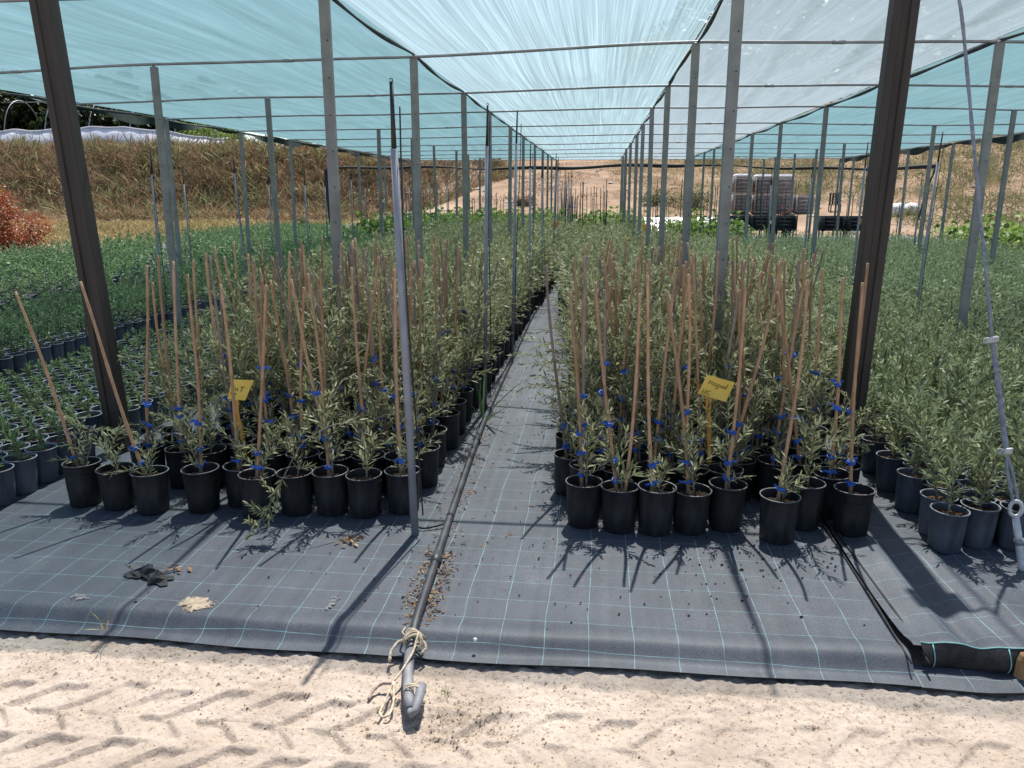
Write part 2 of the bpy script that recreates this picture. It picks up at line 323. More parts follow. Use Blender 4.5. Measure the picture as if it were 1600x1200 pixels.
M_crate = pmat('dark_grey_crate', (.15, .135, .13), (.25, .225, .215), 5, .7, rnd=.25)
M_palletw = pmat('grey_pallet_wood', (.26, .23, .20), (.40, .37, .33), 6, .85, rnd=.15)
M_foam = pmat('white_tray', (.72, .72, .72), (.85, .84, .83), 4, .6)
M_redpaint = pmat('red_machine_paint', (.30, .055, .03), (.42, .11, .06), 5, .5, .7)
M_tyre = pmat('tyre_rubber', (.012, .012, .012), (.03, .028, .026), 12, .85)
M_blackbin = pmat('black_bin', (.010, .010, .012), (.022, .022, .025), 6, .6)
M_trunk = pmat('tree_bark', (.07, .05, .035), (.16, .12, .085), 9, .9, None, .5, 20, .1)
M_litter = leafmat('fallen_leaf', (.10, .05, .025), (.26, .15, .08), (.42, .30, .18), (.25, .16, .09), .1, .8, .2, .1)
M_clod = pmat('soil_crumb', (.012, .009, .008), (.05, .036, .026), 30, .95)

def sandmat():
    m, N, L = newmat('sandy_earth')
    tc = N.new('ShaderNodeTexCoord'); vec = tc.outputs['Object']
    big = _noise(N, L, vec, .09, 5, .6); mid = _noise(N, L, vec, 3.0, 6, .65); fin = _noise(N, L, vec, 60, 5, .7)
    sand = _ramp(N, L, mid.outputs[0], [(.28, (.285, .230, .184)), (.5, (.380, .316, .262)), (.75, (.455, .386, .328))])
    spe = _ramp(N, L, fin.outputs[0], [(.30, (.42, .38, .34)), (.43, (.92, .91, .90)), (.55, (1, 1, 1)), (.8, (1.1, 1.1, 1.09))])
    mu = N.new('ShaderNodeMix'); mu.data_type = 'RGBA'; mu.blend_type = 'MULTIPLY'; mu.inputs[0].default_value = 1; L.new(sand.outputs[0], mu.inputs[6]); L.new(spe.outputs[0], mu.inputs[7])
    far = _noise(N, L, vec, .35, 7, .68); frc = _ramp(N, L, far.outputs[0], [(.3, (.13, .085, .052)), (.48, (.215, .145, .094)), (.62, (.28, .195, .13)), (.75, (.23, .185, .09))])
    sp = N.new('ShaderNodeSeparateXYZ'); L.new(vec, sp.inputs[0])
    mr = N.new('ShaderNodeMapRange'); mr.inputs['From Min'].default_value = 5; mr.inputs['From Max'].default_value = 14; L.new(sp.outputs[1], mr.inputs[0])
    mx = N.new('ShaderNodeMix'); mx.data_type = 'RGBA'; L.new(mr.outputs[0], mx.inputs[0]); L.new(mu.outputs[2], mx.inputs[6]); L.new(frc.outputs[0], mx.inputs[7])
    at = N.new('ShaderNodeAttribute'); at.attribute_name = 'lv'      # 1 on the worn dirt track
    tk = N.new('ShaderNodeMix'); tk.data_type = 'RGBA'; L.new(at.outputs['Fac'], tk.inputs[0]); L.new(mx.outputs[2], tk.inputs[6]); tk.inputs[7].default_value = (.38, .285, .205, 1)
    b = N.new('ShaderNodeBsdfPrincipled'); b.inputs['Roughness'].default_value = .95; b.inputs['Specular IOR Level'].default_value = .15; L.new(tk.outputs[2], b.inputs['Base Color'])
    f2 = _noise(N, L, vec, 140, 6, .75); ma = N.new('ShaderNodeMath'); ma.operation = 'ADD'; L.new(fin.outputs[0], ma.inputs[0]); L.new(f2.outputs[0], ma.inputs[1])
    bp = N.new('ShaderNodeBump'); bp.inputs['Strength'].default_value = .55; bp.inputs['Distance'].default_value = .012; L.new(ma.outputs[0], bp.inputs['Height']); L.new(bp.outputs[0], b.inputs['Normal'])
    o = N.new('ShaderNodeOutputMaterial'); L.new(b.outputs[0], o.inputs[0]); return m
M_sand = sandmat()

# ------------------------------------------------------------------ ground: one sheet out to the horizon
def bank_foot(x): return 43+sstep(-15, -7, x)*26+np.where(np.asarray(x) < -20, 0, 0)
def H(x, y):
    x = np.asarray(x, float); y = np.asarray(y, float)
    z = np.full(np.broadcast(x, y).shape, -.06)
    w = sstep(-15, -7, x)
    q = np.maximum(0, y-35.0); z = z+w*(.098*q*q/(q+4))*(1-.35*sstep(70, 200, y))
    z = z+sstep(9, 26, x)*.07*np.maximum(0, y-38)
    f = bank_foot(x); bk = sstep(0, 8, y-f)*(4.15-.6*sstep(-24, -12, x)); z = z+(1-sstep(-9.5, -6.5, x))*(bk+.02*np.maximum(0, y-f-8))
    z = z+(.15*np.maximum(0, y-105)*sstep(-40, 60, x)+.04*np.maximum(0, y-150)*(1-sstep(-40, 60, x)))*(1-.6*sstep(260, 420, y))
    z = z+np.where(y > 32, (fbm(x*.25, y*.25)-.5)*.5*sstep(32, 45, y), 0)
    return z
def near_relief(x, y):
    """loose sand with the print of a ribbed tractor tyre running along the mat"""
    z = (fbm(x*3, y*3, 3)-.5)*.018+(fbm(x*26, y*26, 4, .6)-.5)*.008
    sh = .06*vnoise(x*.9, y*.9)
    def tread(yc, hu, hl, x0, per, depth, seed):
        v = y-yc-.02*np.sin(x*.9+seed)-.02*(vnoise(x*1.4+seed, y*0+seed)-.5); u = x+x0+sh*.15
        jag = .007*(vnoise(x*24+seed, y*24)-.5)+.005*(vnoise(x*70, y*70+seed)-.5)+.012*(vnoise(x*6+seed, y*6)-.5)
        f = (u-np.abs(v)*np.where(v > 0, 1.0, .95)+jag)/per+np.where(v > 0, 0, .5); cell = np.floor(f); f = f-cell
        lug = sstep(.03, .055, f)*(1-sstep(.56, .60, f)); e = np.where(v > 0, hu+.05*(vnoise(cell*1.7+seed, v*0)-.5), hl)-np.abs(v)
        lug = lug*sstep(0, .02, e)*np.where(v > 0, 1, sstep(.0, .012, -v))
        keep = sstep(.24, .36, fbm(x*1.9+seed*3.1, y*2.4+seed, 3))
        fill = .55*sstep(.56, .72, fbm(x*7+seed, y*7, 2))
        return -depth*lug*keep*(1-fill)+depth*.25*sstep(.03, 0, np.abs(e))*keep*(f < .6)
    for yc, hu, hl, x0, dp, sd_, fade in ((2.09, .15, .115, .06, .016, 1.0, .4), (1.80, .155, .125, .13, .017, 4.0, .25), (1.54, .12, .12, .02, .014, 7.0, .2)):
        z = z+tread(yc, hu, hl, x0, .188, dp, sd_)*(1-fade*sstep(-.2, .7, x))
    rough = sstep(2.14, 2.40, y+.05*np.sin(x*3))
    z = z+rough*(fbm(x*34, y*34, 3, .6)-.45)*.020
    hol = np.exp(-(((x+.45)/.22)**2+((y-2.17)/.10)**2)); z = z+hol*(fbm(x*40, y*40, 3, .7)-.5)*.045-hol*.012
    return z
def spread(fine, lo, hi, g=1.13):
    a = [fine[-1]]; s = fine[-1]-fine[-2]
    while a[-1] < hi: s = min(s*g, 9 if a[-1] < 130 else 40); a.append(a[-1]+s)
    b = [fine[0]]; s = fine[1]-fine[0]
    while b[-1] > lo: s = min(s*g, 9 if b[-1] > -60 else 40); b.append(b[-1]-s)
    return np.array(b[:0:-1]+list(fine)+a[1:])
xs = spread(np.arange(-2.2, 1.6, .0085), -620, 620, 1.15); ys = spread(np.arange(1.46, 2.56, .0066), -60, 900, 1.11)
GX, GY = np.meshgrid(xs, ys)
nearw = sstep(-3.6, -2.4, GX)*(1-sstep(1.8, 3, GX))*sstep(.8, 1.3, GY)*(1-sstep(2.5, 2.75, GY))
GZ = H(GX, GY)+near_relief(GX, GY)*nearw
# lv marks the pale worn track (a surface of its own colour)
trk = np.maximum(np.exp(-((GY-(38.5+.06*GX))/1.9)**2)*(GX > -9), np.exp(-((GX+9.0-(GY-40)*-.09)/1.3)**2)*(GY > 36))*sstep(30, 36, GY)
trk = np.clip(trk*(.55+.8*(fbm(GX*.6, GY*.6)-.3)), 0, 1)
g = G(); V, F = grid(GX, GY, GZ); g.add(V, F, 0, trk.ravel())
ground = ob('ground', g.mesh('ground', [M_sand])); ground['kind'] = 'structure'; ground['label'] = 'pale dry sandy earth with tractor tyre prints, rising to a dirt slope'

# ------------------------------------------------------------------ ground cloth (two sheets with a seam between them)
def cloth_z(x, y, right):
    e = 2.478+.010*np.sin(x*2.1)+.006*np.sin(x*7+1)+ (0.0 if not right else .0)
    d = y-e
    z = -.040+.040*sstep(.035, .125, d)+.009*np.exp(-((d-.15)/.05)**2)*(.6+.6*vnoise(x*2, 0*x))
    z = z+(vnoise(x*1.7, y*1.2)-.5)*.006*np.exp(-np.maximum(0, y-3.1)/.3)
    if right:
        fold = .016*np.sin((x-1.19)*2*pi/.23+.5*np.sin(y*1.3))+.007*np.sin((x-1.19)*2*pi/.11+1.2)
        z = z+.032*np.exp(-np.maximum(0, d-.13)/.30)
        z = z+fold*sstep(1.18, 1.26, x)*(1-sstep(1.58, 1.72, x))*sstep(.05, .25, d)*(1-sstep(3.35, 3.75, y))+.012*sstep(1.18, 1.26, x)*(1-sstep(1.58, 1.72, x))*(1-sstep(3.35, 3.75, y))
    return z, e
def cloth(name, x0, x1, right, label):
    fx = np.arange(max(x0, -2.4), min(x1, 2.7), .02); xx = list(fx)
    if x0 < -3: xx = list(np.arange(x0, -2.4, .6))+xx
    if x1 > 3: xx = xx+list(np.arange(xx[-1]+.05, x1, .6))
    xx = np.array(xx+[x1]); tt = np.concatenate([np.arange(.13 if right else 0, .26, .008), np.arange(.26, 1.6, .03), np.arange(1.6, 29, .5)])
    X, T = np.meshgrid(xx, tt); e = 2.478+.010*np.sin(X*2.1)+.006*np.sin(X*7+1); Y = e+T
    if right: X = X+.02*np.sin(Y*1.7)*sstep(1.4, 1.15, X)
    Z, _ = cloth_z(X, Y, right)
    g = G(); V, F = grid(X, Y, Z); g.add(V, F)
    V2 = V.copy(); V2[:, 2] -= .0025; ny, nx = X.shape; fr = np.arange(nx-1)
    g.add(np.concatenate([V[:nx], V2[:nx]+[0, .004, -.004]]), np.stack([fr, fr+nx, fr+nx+1, fr+1], -1), 1)
    if not right:                     # the lip runs on a little under the flap of the other sheet
        X, T = np.meshgrid(np.arange(1.135, 1.50, .02), np.linspace(0, .115, 10)); Y = 2.478+.010*np.sin(X*2.1)+.006*np.sin(X*7+1)+T+.02*sstep(1.3, 1.5, X)
        V, F = grid(X, Y, -.040+.012*T/.115+.010*sstep(1.38, 1.5, X)*np.sin(T/.115*pi)); g.add(V, F)
        V2 = V[:X.shape[1]]; fr = np.arange(len(V2)-1); g.add(np.concatenate([V2, V2+[0, .004, -.012]]), np.stack([fr, fr+len(V2), fr+len(V2)+1, fr+1], -1), 1)
    o = ob(name, g.mesh(name, [M_mat, M_fabric])); tag(o, label, 'ground cloth', 'woven ground cloths'); return o
cloth('ground_cloth', -14.0, 1.135, False, 'wide black woven ground cloth with pale green grid, under the path and staked olives')
cloth('ground_cloth', 1.165, 12.0, True, 'rumpled black ground cloth sheet on the far side of the dark seam')
# rolled selvedges of the two sheets along the seam
for k, (x, r, lab) in enumerate(((1.126, .0042, 'thin rolled cloth edge on the path side of the seam'), (1.174, .0055, 'thicker rolled cloth edge on the rumpled side of the seam'))):
    yy = np.linspace(2.55, 9, 70); P = np.stack([x+.012*np.sin(yy*2.2+k)-.03*np.exp(-(yy-2.44)/.12)*(k == 0)*0, yy, np.full(70, .010)+.004*np.sin(yy*5+k)], -1)
    g = G(); g.add(*tube(P, r*(1+.25*np.sin(yy*9+k)), 7))
    tag(ob('cloth_selvedge', g.mesh('cloth_selvedge', [M_fabric])), lab, 'cloth edge', 'rolled edges of the ground cloth seam')
# standing torn flap at the corner with the green thread on its rim
px = np.linspace(1.168, 3.0, 142); py = 2.478+.010*np.sin(px*2.1)+.006*np.sin(px*7+1)+.128; tz = cloth_z(px, py+.003, True)[0]+.002
py = py-.012*np.exp(-(px-1.168)/.03)*0
lev = np.linspace(0, 1, 7)
FX = px[None]+.012*(1-lev[:, None])*np.exp(-(px[None]-1.168)/.05); FY = py[None]-(.018*np.sin(lev*pi)+.006*(1-lev))[:, None]*(1+.5*np.sin(px*23))[None]; FZ = -.036+(tz+.036+.010*np.exp(-(px-1.168)/.05))[None]*lev[:, None]
root = empty('cloth_flap', (1.3, 2.613, -.03)); tag(root, 'curled torn strip of black cloth standing up by the wooden peg', 'cloth flap')
g = G(); V, F = grid(FX-1.3, FY-2.613, FZ+.03); g.add(V, F); Vb = V+[0, .004, 0]; g.add(Vb, F[:, ::-1]); ob('strip', g.mesh('flap_strip', [M_fabric]), root)
g = G(); g.add(*tube(np.stack([FX[-1]-1.3, FY[-1]-2.611, FZ[-1]+.031], -1), .0026, 5)); ob('rim_thread', g.mesh('rim_thread', [M_tealthread]), root)
for i in (3, 22):
    g = G(); g.add(*tube(np.stack([FX[:, i]-1.3, FY[:, i]-2.6165, FZ[:, i]+.03], -1), .0022, 4)); ob('cross_thread', g.mesh('cross_thread', [M_tealthread]), root)
g = G()
Vp, Fp = lathe([(.001, -.08), (.030, -.08), (.032, .055), (.026, .074), (.016, .080), (.001, .078)], 9); Vp = Vp*[1.15, .8, 1]+(vnoise(Vp[:, 0]*60, Vp[:, 2]*40)-.5)[:, None]*.006
g.add(Vp, Fp, smooth=False); tag(ob('wooden_peg', g.mesh('wooden_peg', [M_wood]), None, (1.50, 2.57, -.02), (0, .08, .3)), 'short brown wooden peg at the corner of the ground cloth', 'peg')

# ------------------------------------------------------------------ shade house: posts, pipes, nets
COLX = [-7.3, -4.3, -1.7, .76, 3.2, 6.08, 8.7]
ROWY = [5.05, 7.4, 10.1, 12.5, 15.3, 17.95, 20.9, 23.6, 26.2, 28.7, 31.0]
COLDY = [.65, .22, 0, -.42, -.22, .45, .6]
TOP = 2.78
def channel(w, d, t, lip, h):
    prof = [(-w/2, d), (-w/2, 0), (w/2, 0), (w/2, d), (w/2-lip, d), (w/2-lip, d-t), (w/2-t, d-t), (w/2-t, t), (-w/2+t, t), (-w/2+t, d-t), (-w/2+lip, d-t), (-w/2+lip, d)]
    n = len(prof); zz = np.linspace(0, h, 8)
    V = np.array([(x, y, z) for z in zz for x, y in prof]); Q = [(k*n+i, k*n+(i+1) % n, k*n+n+(i+1) % n, k*n+n+i) for k in range(7) for i in range(n)]
    b = 7*n; Q += [(b+1, b+2, b+7, b+8), (b+0, b+1, b+8, b+9), (b+2, b+3, b+6, b+7)]
    return V, np.array(Q)
g = G(); g.add(*channel(.064, .042, .003, .014, TOP+.02), smooth=False); ME_post = g.mesh('steel_post', [M_galv])
a = np.linspace(-.2, pi+.2, 12); g = G(); g.add(*tube(np.stack([.026*np.cos(a), 0*a+.02, .026*np.sin(a)], -1), .006, 6)); ME_clamp = g.mesh('pipe_clamp', [M_wire])
g = G(); Vh, Fh = lathe([(.0005, 0), (.0055, 0)], 8); g.add(Vh[:, [0, 2, 1]], Fh); ME_hole = g.mesh('bolt_hole', [M_tubing])
COLN = ['outer', 'second', 'third', 'fourth', 'fifth', 'sixth', 'seventh']
npost = 0
for ci, X in enumerate(COLX):
    for ri, Y in enumerate(ROWY):
        Y = Y+(COLDY[ci] if 0 < ri < 10 else 0)
        if not (in_view(X, Y, 1.2) or in_view(X, Y, 2.6)): continue
        jk = .3 if ri < 3 else 1; jx, jy = random.uniform(-.04, .04)*jk, random.uniform(-.05, .05)*jk
        r = empty('steel_post', (X+jx, Y+jy, -.03), random.uniform(-.15, .15)); r.rotation_euler[0] = random.uniform(-.008, .008); r.rotation_euler[1] = random.uniform(-.012, .012)*jk
        tag(r, f'galvanised steel net post, {ordw(ri)} row back, {ordw(ci)} column from the grassy bank', 'post', 'steel posts of the shade house'); npost += 1
        ob('channel', ME_post, r)
        ob('pipe_clamp', ME_clamp, r, (0, 0, TOP+.005))
        if ri < 2:
            for z in np.arange(1.0, 2.7, .22): ob('bolt_hole', ME_hole, r, (random.uniform(-.004, .004)+.008, -.0012, z))
for k, (X, Y, lx, lab) in enumerate(((-2.99, 4.42, -.050, 'thick dark brown steel post leaning behind the left block of staked olives'), (1.44, 4.42, .022, 'thick dark brown steel post between staked olives and the grey pots'))):
    r = empty('brown_post', (X, Y, -.03)); r.rotation_euler = (0, lx, 0); tag(r, lab, 'post', 'thick brown corner posts')
    g = G(); w, d = .125, .085
    prof = [(-w/2+.006, 0), (-.022, 0), (-.016, .010), (.016, .010), (.022, 0), (w/2-.006, 0), (w/2, .006), (w/2, d), (-w/2, d), (-w/2, .006)]
    n = len(prof); zz = np.linspace(0, 2.86, 9); V = np.array([(x, y, z) for z in zz for x, y in prof]); Q = np.array([(k2*n+i, k2*n+(i+1) % n, k2*n+n+(i+1) % n, k2*n+n+i) for k2 in range(8) for i in range(n)])
    g.add(V, Q, smooth=False); ob('profile', g.mesh('brown_profile', [M_rust]), r)
    g = G(); g.add(*box(.20, .16, .008, (0, .04, 2.866), .002)); ob('head_plate', g.mesh('head_plate', [M_rust]), r)
for ri, Y in enumerate(ROWY):
    xx = np.linspace(-7.35, 8.75, 60); zz = TOP+.012+.006*np.sin(xx*1.3+ri)-.012*np.abs(np.sin((xx+7.3)*pi/2.5))*.6
    r = empty('cross_pipe', (0, Y+.02, 0)); tag(r, f'thin steel pipe crossing the roof on the {ordw(ri)} row of posts', 'pipe', 'roof cross pipes')
    sk_y = np.interp(xx, COLX, COLDY)*(0 if ri in (0, 10) else 1)
    g = G(); g.add(*tube(np.stack([xx, sk_y+.01*np.sin(xx*.8+ri), zz], -1), .0135, 7)); ob('pipe', g.mesh('cross_pipe', [M_wire]), r)
    for X in (-5.9, -2.9, 1.9, 4.7):
        g = G(); yo = np.interp(X, xx, sk_y)+.01*sin(X*.8+ri); dy = (np.interp(X+.05, xx, sk_y)-np.interp(X-.05, xx, sk_y))/2; g.add(*tube([(X-.05, yo-dy, np.interp(X, xx, zz)), (X+.05, yo+dy, np.interp(X, xx, zz))], .0165, 7)); ob('sleeve', g.mesh('pipe_sleeve', [M_wire]), r)
NETY0, NETY1 = 3.92, 31.3
def net(x0, x1, mat, amp, fx, seed, label, step=.035):
    xx = np.linspace(x0, x1, int((x1-x0)/step)+1); yy = np.concatenate([np.linspace(NETY0, 14, 80), np.linspace(14.2, NETY1, 60)])
    X, Y = np.meshgrid(xx, yy); s = np.zeros_like(X)
    R = np.array([NETY0]+ROWY[1:]+[NETY1+1])
    for a, b in zip(R[:-1], R[1:]): s = s+np.where((Y >= a) & (Y < b), np.sin(np.clip((Y-a)/(b-a), 0, 1)*pi), 0)
    u = (X-x0)/(x1-x0); sag = np.sin(u*pi)
    wr = (fbm(X*fx+Y*.22*(1 if x0 < 0 else -1)+seed, Y*.10+seed, 3)-.5)*2
    sk_ = .20 if x0 < 0 else -.16
    w1 = (X*1.55+Y*sk_+.9*fbm(X*.5+seed, Y*.12+seed, 2)) % 1; w2 = (X*2.7+Y*sk_*1.4+1.3*vnoise(X*.6+9+seed, Y*.15)) % 1
    keep1 = sstep(.35, .6, vnoise(X*.9+seed, Y*.22+3)); keep2 = sstep(.4, .65, vnoise(X*1.1+seed*2, Y*.25+8))
    ridge = np.maximum(0, 1-np.abs(w1-.5)/.17)*keep1+.6*np.maximum(0, 1-np.abs(w2-.5)/.22)*keep2
    Z = TOP+.032+amp*(.5+.5*wr)*(.3+.7*sag)-.035*s*sag+amp*.85*ridge*(.15+.85*sag)
    g = G(); V, F = grid(X, Y, Z); g.add(V, F); o = ob('shade_net', g.mesh('shade_net', [mat])); tag(o, label, 'shade net', 'roof shade nets'); return o
net(-7.35, -1.72, M_teal, .075, 2.0, 3.0, 'teal shade net roof over the beds beside the grassy bank')
net(-1.70, .745, M_white, .018, 2.0, 8.0, 'bright white streaky shade net roof strip above the central path')
net(.765, 3.19, M_pale, .085, 1.5, 5.0, 'pale greyish rippled shade net roof strip next to the central strip')
net(3.21, 8.75, M_teal, .07, 2.0, 13.0, 'teal shade net roof over the grey pots and far beds')
for k, (X, r, lab) in enumerate(((-1.71, .014, 'dark gathered net seam cord between teal and white nets'), (.755, .013, 'thin dark seam cord between white and greyish nets'), (3.20, .017, 'loose ragged seam cord between greyish and teal nets'), (-7.36, .016, 'dark cord along the outer edge of the net by the bank'), (8.77, .016, 'dark cord along the outer edge of the net by the scrub slope'))):
    yy = np.linspace(NETY0, NETY1, 120); ss = sum(np.where((yy >= a) & (yy < b), np.sin((yy-a)/(b-a)*pi), 0) for a, b in zip(ROWY[:-1], ROWY[1:]))
    P = np.stack([X+.012*np.sin(yy*1.9+k), yy, TOP+.025-.028*ss], -1); g = G(); g.add(*tube(P, r*(1+.35*np.sin(yy*4.1+k)), 6))
    tag(ob('seam_cord', g.mesh('seam_cord', [M_cord])), lab, 'cord', 'net seam cords')
# dark hem hanging from the outer edges
for X, lab, dz in ((-7.42, 'dark green net hem hanging along the bank side', .09), (8.84, 'dark green net hem hanging along the scrub side', .12)):
    yy = np.linspace(NETY0, NETY1, 130); lv = np.linspace(0, 1, 4); Y, Lv = np.meshgrid(yy, lv)
    g = G(); V, F = grid(X+.03*np.sin(Y*2.7)*Lv, Y, TOP+.03-Lv*(dz+.05*np.sin(Y*1.1)+.03*np.sin(Y*3.7))-.02*(1-Lv)); g.add(V, F); g.add(V+[.004, 0, 0], F[:, ::-1])
    tag(ob('net_hem', g.mesh('net_hem', [M_hem])), lab, 'net hem', 'hanging net hems')
# rolled black end curtain on a sagging line at the far end
xx = np.linspace(-10.8, 12.2, 90); P = np.stack([xx, np.full(90, 31.2), 2.50+.05*np.sin(xx*.55)+.03*np.sin(xx*1.7)+.04*np.cos(xx*.23)], -1)
r = empty('rolled_curtain', (0, 31.2, 2.5)); tag(r, 'rolled black net curtain sagging across the far end of the shade house', 'curtain')
g = G(); g.add(*tube(P-[0, 31.2, 2.5], .055+.03*np.sin(xx*.9)*np.sin(xx*.37), 7)); ob('roll', g.mesh('curtain_roll', [M_fabric]), r)
g = G(); g.add(*tube(np.array([(-10.8, 0, .0), (-10.75, .05, -1.2), (-10.7, 0, -2.52)]), [.09, .11, .08], 7)); ob('hanging_end', g.mesh('curtain_end', [M_fabric]), r)
g = G(); g.add(*tube(np.array([(12.2, 0, .0), (11.95, .05, -.9), (11.8, 0, -1.9)]), [.04, .035, .03], 6)); ob('hanging_end', g.mesh('curtain_end2', [M_fabric]), r)

# ------------------------------------------------------------------ pots
def pot_geo(rt, rb, h, n=20, thick=.0025, lip=.006):
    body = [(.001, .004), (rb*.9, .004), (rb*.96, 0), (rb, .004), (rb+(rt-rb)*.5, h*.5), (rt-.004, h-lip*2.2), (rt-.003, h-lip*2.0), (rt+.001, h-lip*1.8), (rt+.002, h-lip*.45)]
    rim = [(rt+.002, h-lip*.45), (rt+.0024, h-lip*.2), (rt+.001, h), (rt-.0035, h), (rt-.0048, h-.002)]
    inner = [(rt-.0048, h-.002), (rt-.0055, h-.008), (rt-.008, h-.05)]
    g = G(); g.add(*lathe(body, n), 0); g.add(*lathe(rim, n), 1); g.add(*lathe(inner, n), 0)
    return g
def soil_geo(r, z, amp, seed, n=18):
    V, F = lathe([(r*.02, z+.004), (r*.35, z+.003), (r*.7, z+.001), (r, z)], n); V[:, 2] += (vnoise(V[:, 0]*90+seed*7, V[:, 1]*90)-.5)*amp
    return V, F
PB = dict(rt=.092, rb=.077, h=.220); PG = dict(rt=.081, rb=.068, h=.196)
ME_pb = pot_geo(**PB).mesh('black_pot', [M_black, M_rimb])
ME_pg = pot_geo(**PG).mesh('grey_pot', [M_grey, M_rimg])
ME_sb = []; ME_sg = []
def crumbs(g, r, z, n, m, s=.006):
    for _ in range(n):
        a, q = random.uniform(0, 6.28), r*math.sqrt(random.random())*.93; sz = s*random.uniform(.5, 1.4)
        v = np.array([(1, 0, 0), (-.6, .8, 0), (-.5, -.9, .1), (.1, .1, .8)])*sz; ca, sa = cos(a*7), sin(a*7); v = v@np.array([[ca, -sa, 0], [sa, ca, 0], [0, 0, 1]])
        g.add(v+[q*cos(a), q*sin(a), z+.001], np.array([(0, 1, 3), (1, 2, 3), (2, 0, 3)]), m, random.random(), smooth=False)
for k in range(4):
    g = G(); g.add(*soil_geo(.084, .178, .018, k)); crumbs(g, .08, .181, 30, 0); ME_sb.append(g.mesh('dark_soil', [M_soil]))
    g = G(); g.add(*soil_geo(.0735, .166, .016, k+9)); crumbs(g, .07, .168, 40, 0, .007); ME_sg.append(g.mesh('bark_soil', [M_bark]))

# ------------------------------------------------------------------ plants
def shoot(r, p0, d0, length, n=9, curl=.25, grav=0.0):
    P = [np.array(p0, float)]; d = unit(np.array(d0, float)); st = length/(n-1); ax = unit(r.normal(size=3))
    for i in range(n-1):
        d = unit(d+np.cross(ax, d)*curl*st/length*1.2+r.normal(size=3)*.05+np.array([0, 0, -grav])*(i/n)); P.append(P[-1]+d*st)
    return np.array(P)
def leaves_on(r, P, ds, L, Wd, t0=.15, ang=.75, lod=0, jit=.25):
    """pairs of leaves along a shoot, each pair turned a quarter against the last"""
    seg = np.linalg.norm(np.diff(P, axis=0), axis=1); cum = np.concatenate([[0], np.cumsum(seg)]); tot = cum[-1]
    s = np.arange(t0*tot, tot, ds)
    if not len(s): return None
    T, S, N = frames(P); idx = np.clip(np.searchsorted(cum, s)-1, 0, len(P)-2); f = (s-cum[idx])/seg[idx]
    B = P[idx]*(1-f)[:, None]+P[idx+1]*f[:, None]; t = T[idx]; sd_, nn = S[idx], N[idx]
    ph = np.arange(len(s))*(pi/2)+r.normal(size=len(s))*.3; Ps, Ds, Ls, Ws = [], [], [], []
    for sg in (0, pi):
        o = np.cos(ph+sg)[:, None]*sd_+np.sin(ph+sg)[:, None]*nn; a = ang*(1-.35*s/tot)+r.normal(size=len(s))*jit*.5
        Ds.append(np.cos(a)[:, None]*t+np.sin(a)[:, None]*o+r.normal(size=(len(s), 3))*.08); Ps.append(B)
        sc = (1-.35*(s/tot)**3)*r.uniform(.7, 1.2, len(s)); Ls.append(L*sc); Ws.append(Wd*sc*r.uniform(.85, 1.15, len(s)))
    tip = 2
    Ps.append(np.repeat(P[-1:], tip, 0)); Ds.append(T[-1:]+r.normal(size=(tip, 3))*.25); Ls.append(np.full(tip, L*.75)); Ws.append(np.full(tip, Wd*.8))
    return leaf_geo(np.concatenate(Ps), np.concatenate(Ds), np.concatenate(Ls), np.concatenate(Ws), lod, r=r)
def olive(seed, h, nside, L=.050, Wd=.0115, ds=.024, spread_=.55, lod=0, z0=.18, side=(.12, .28), low=.15):
    """returns stem geometry and foliage geometry of one young olive"""
    r = np.random.default_rng(seed); st, fo = G(), G()
    main = shoot(r, (0, 0, z0-.01), (r.normal()*.06, r.normal()*.06, 1), h, 12, .15)
    n = 6 if lod == 0 else 3
    st.add(*tube(main if lod < 2 else main[::4], np.linspace(.0052, .0015, 12 if lod < 2 else 3), n, False))
    lg = leaves_on(r, main, ds, L, Wd, low+.05, .8, lod)
    if lg: fo.add(*lg[:2], 0, lg[2])
    for i in range(nside):
        t = low+(1-low)*.85*(i+r.random()*.8)/nside; k = min(int(t*11), 10); p = main[k]*(1-(t*11-k))+main[k+1]*(t*11-k)
        az = i*2.4+r.random(); d = np.array([cos(az)*spread_, sin(az)*spread_, .75+r.random()*.35])
        P = shoot(r, p, d, r.uniform(*side)*(1-.35*t), 7, .7, r.random()*.22)
        if lod == 0: st.add(*tube(P, np.linspace(.0024, .0010, 7), 4, False))
        lg = leaves_on(r, P, ds, L, Wd, .12, .8, lod)
        if lg: fo.add(*lg[:2], 0, lg[2])
    return st, fo
def proto(gen, n, seed0, smat, fmat, nm, **kw):
    out = []
    for k in range(n):
        kk = {a: (random.uniform(*b) if isinstance(b, tuple) and a in ('h',) else b) for a, b in kw.items()}
        st, fo = gen(seed0+k, **kk); out.append((st, fo, st.mesh(nm+'_stem', [smat]), fo.mesh(nm+'_foliage', [fmat])))
    return out
P_small = proto(olive, 14, 100, M_stem, M_olive, 'olive', h=(.16, .46), nside=6, L=.054, Wd=.0105, ds=.0195, side=(.08, .30), low=.12, spread_=.75)
P_mid = proto(olive, 8, 130, M_stem, M_olive, 'olive', h=(.40, .66), nside=9, L=.056, Wd=.0112, ds=.0195, side=(.12, .36), low=.1, spread_=.65)
P_tall = proto(olive, 8, 160, M_stem, M_olive, 'olive', h=(.62, .86), nside=13, L=.056, Wd=.0112, ds=.020, side=(.14, .38), low=.1, spread_=.6)
P_cut = proto(olive, 10, 200, M_stem, M_cut, 'cutting', h=(.32, .48), nside=8, L=.054, Wd=.0120, ds=.0180, side=(.10, .23), low=.06, z0=.166, spread_=.34)
P_cutlow = proto(olive, 5, 220, M_stem, M_cut, 'cutting', h=(.20, .30), nside=4, L=.042, Wd=.010, ds=.019, side=(.08, .15), low=.05, z0=.166, spread_=.4)
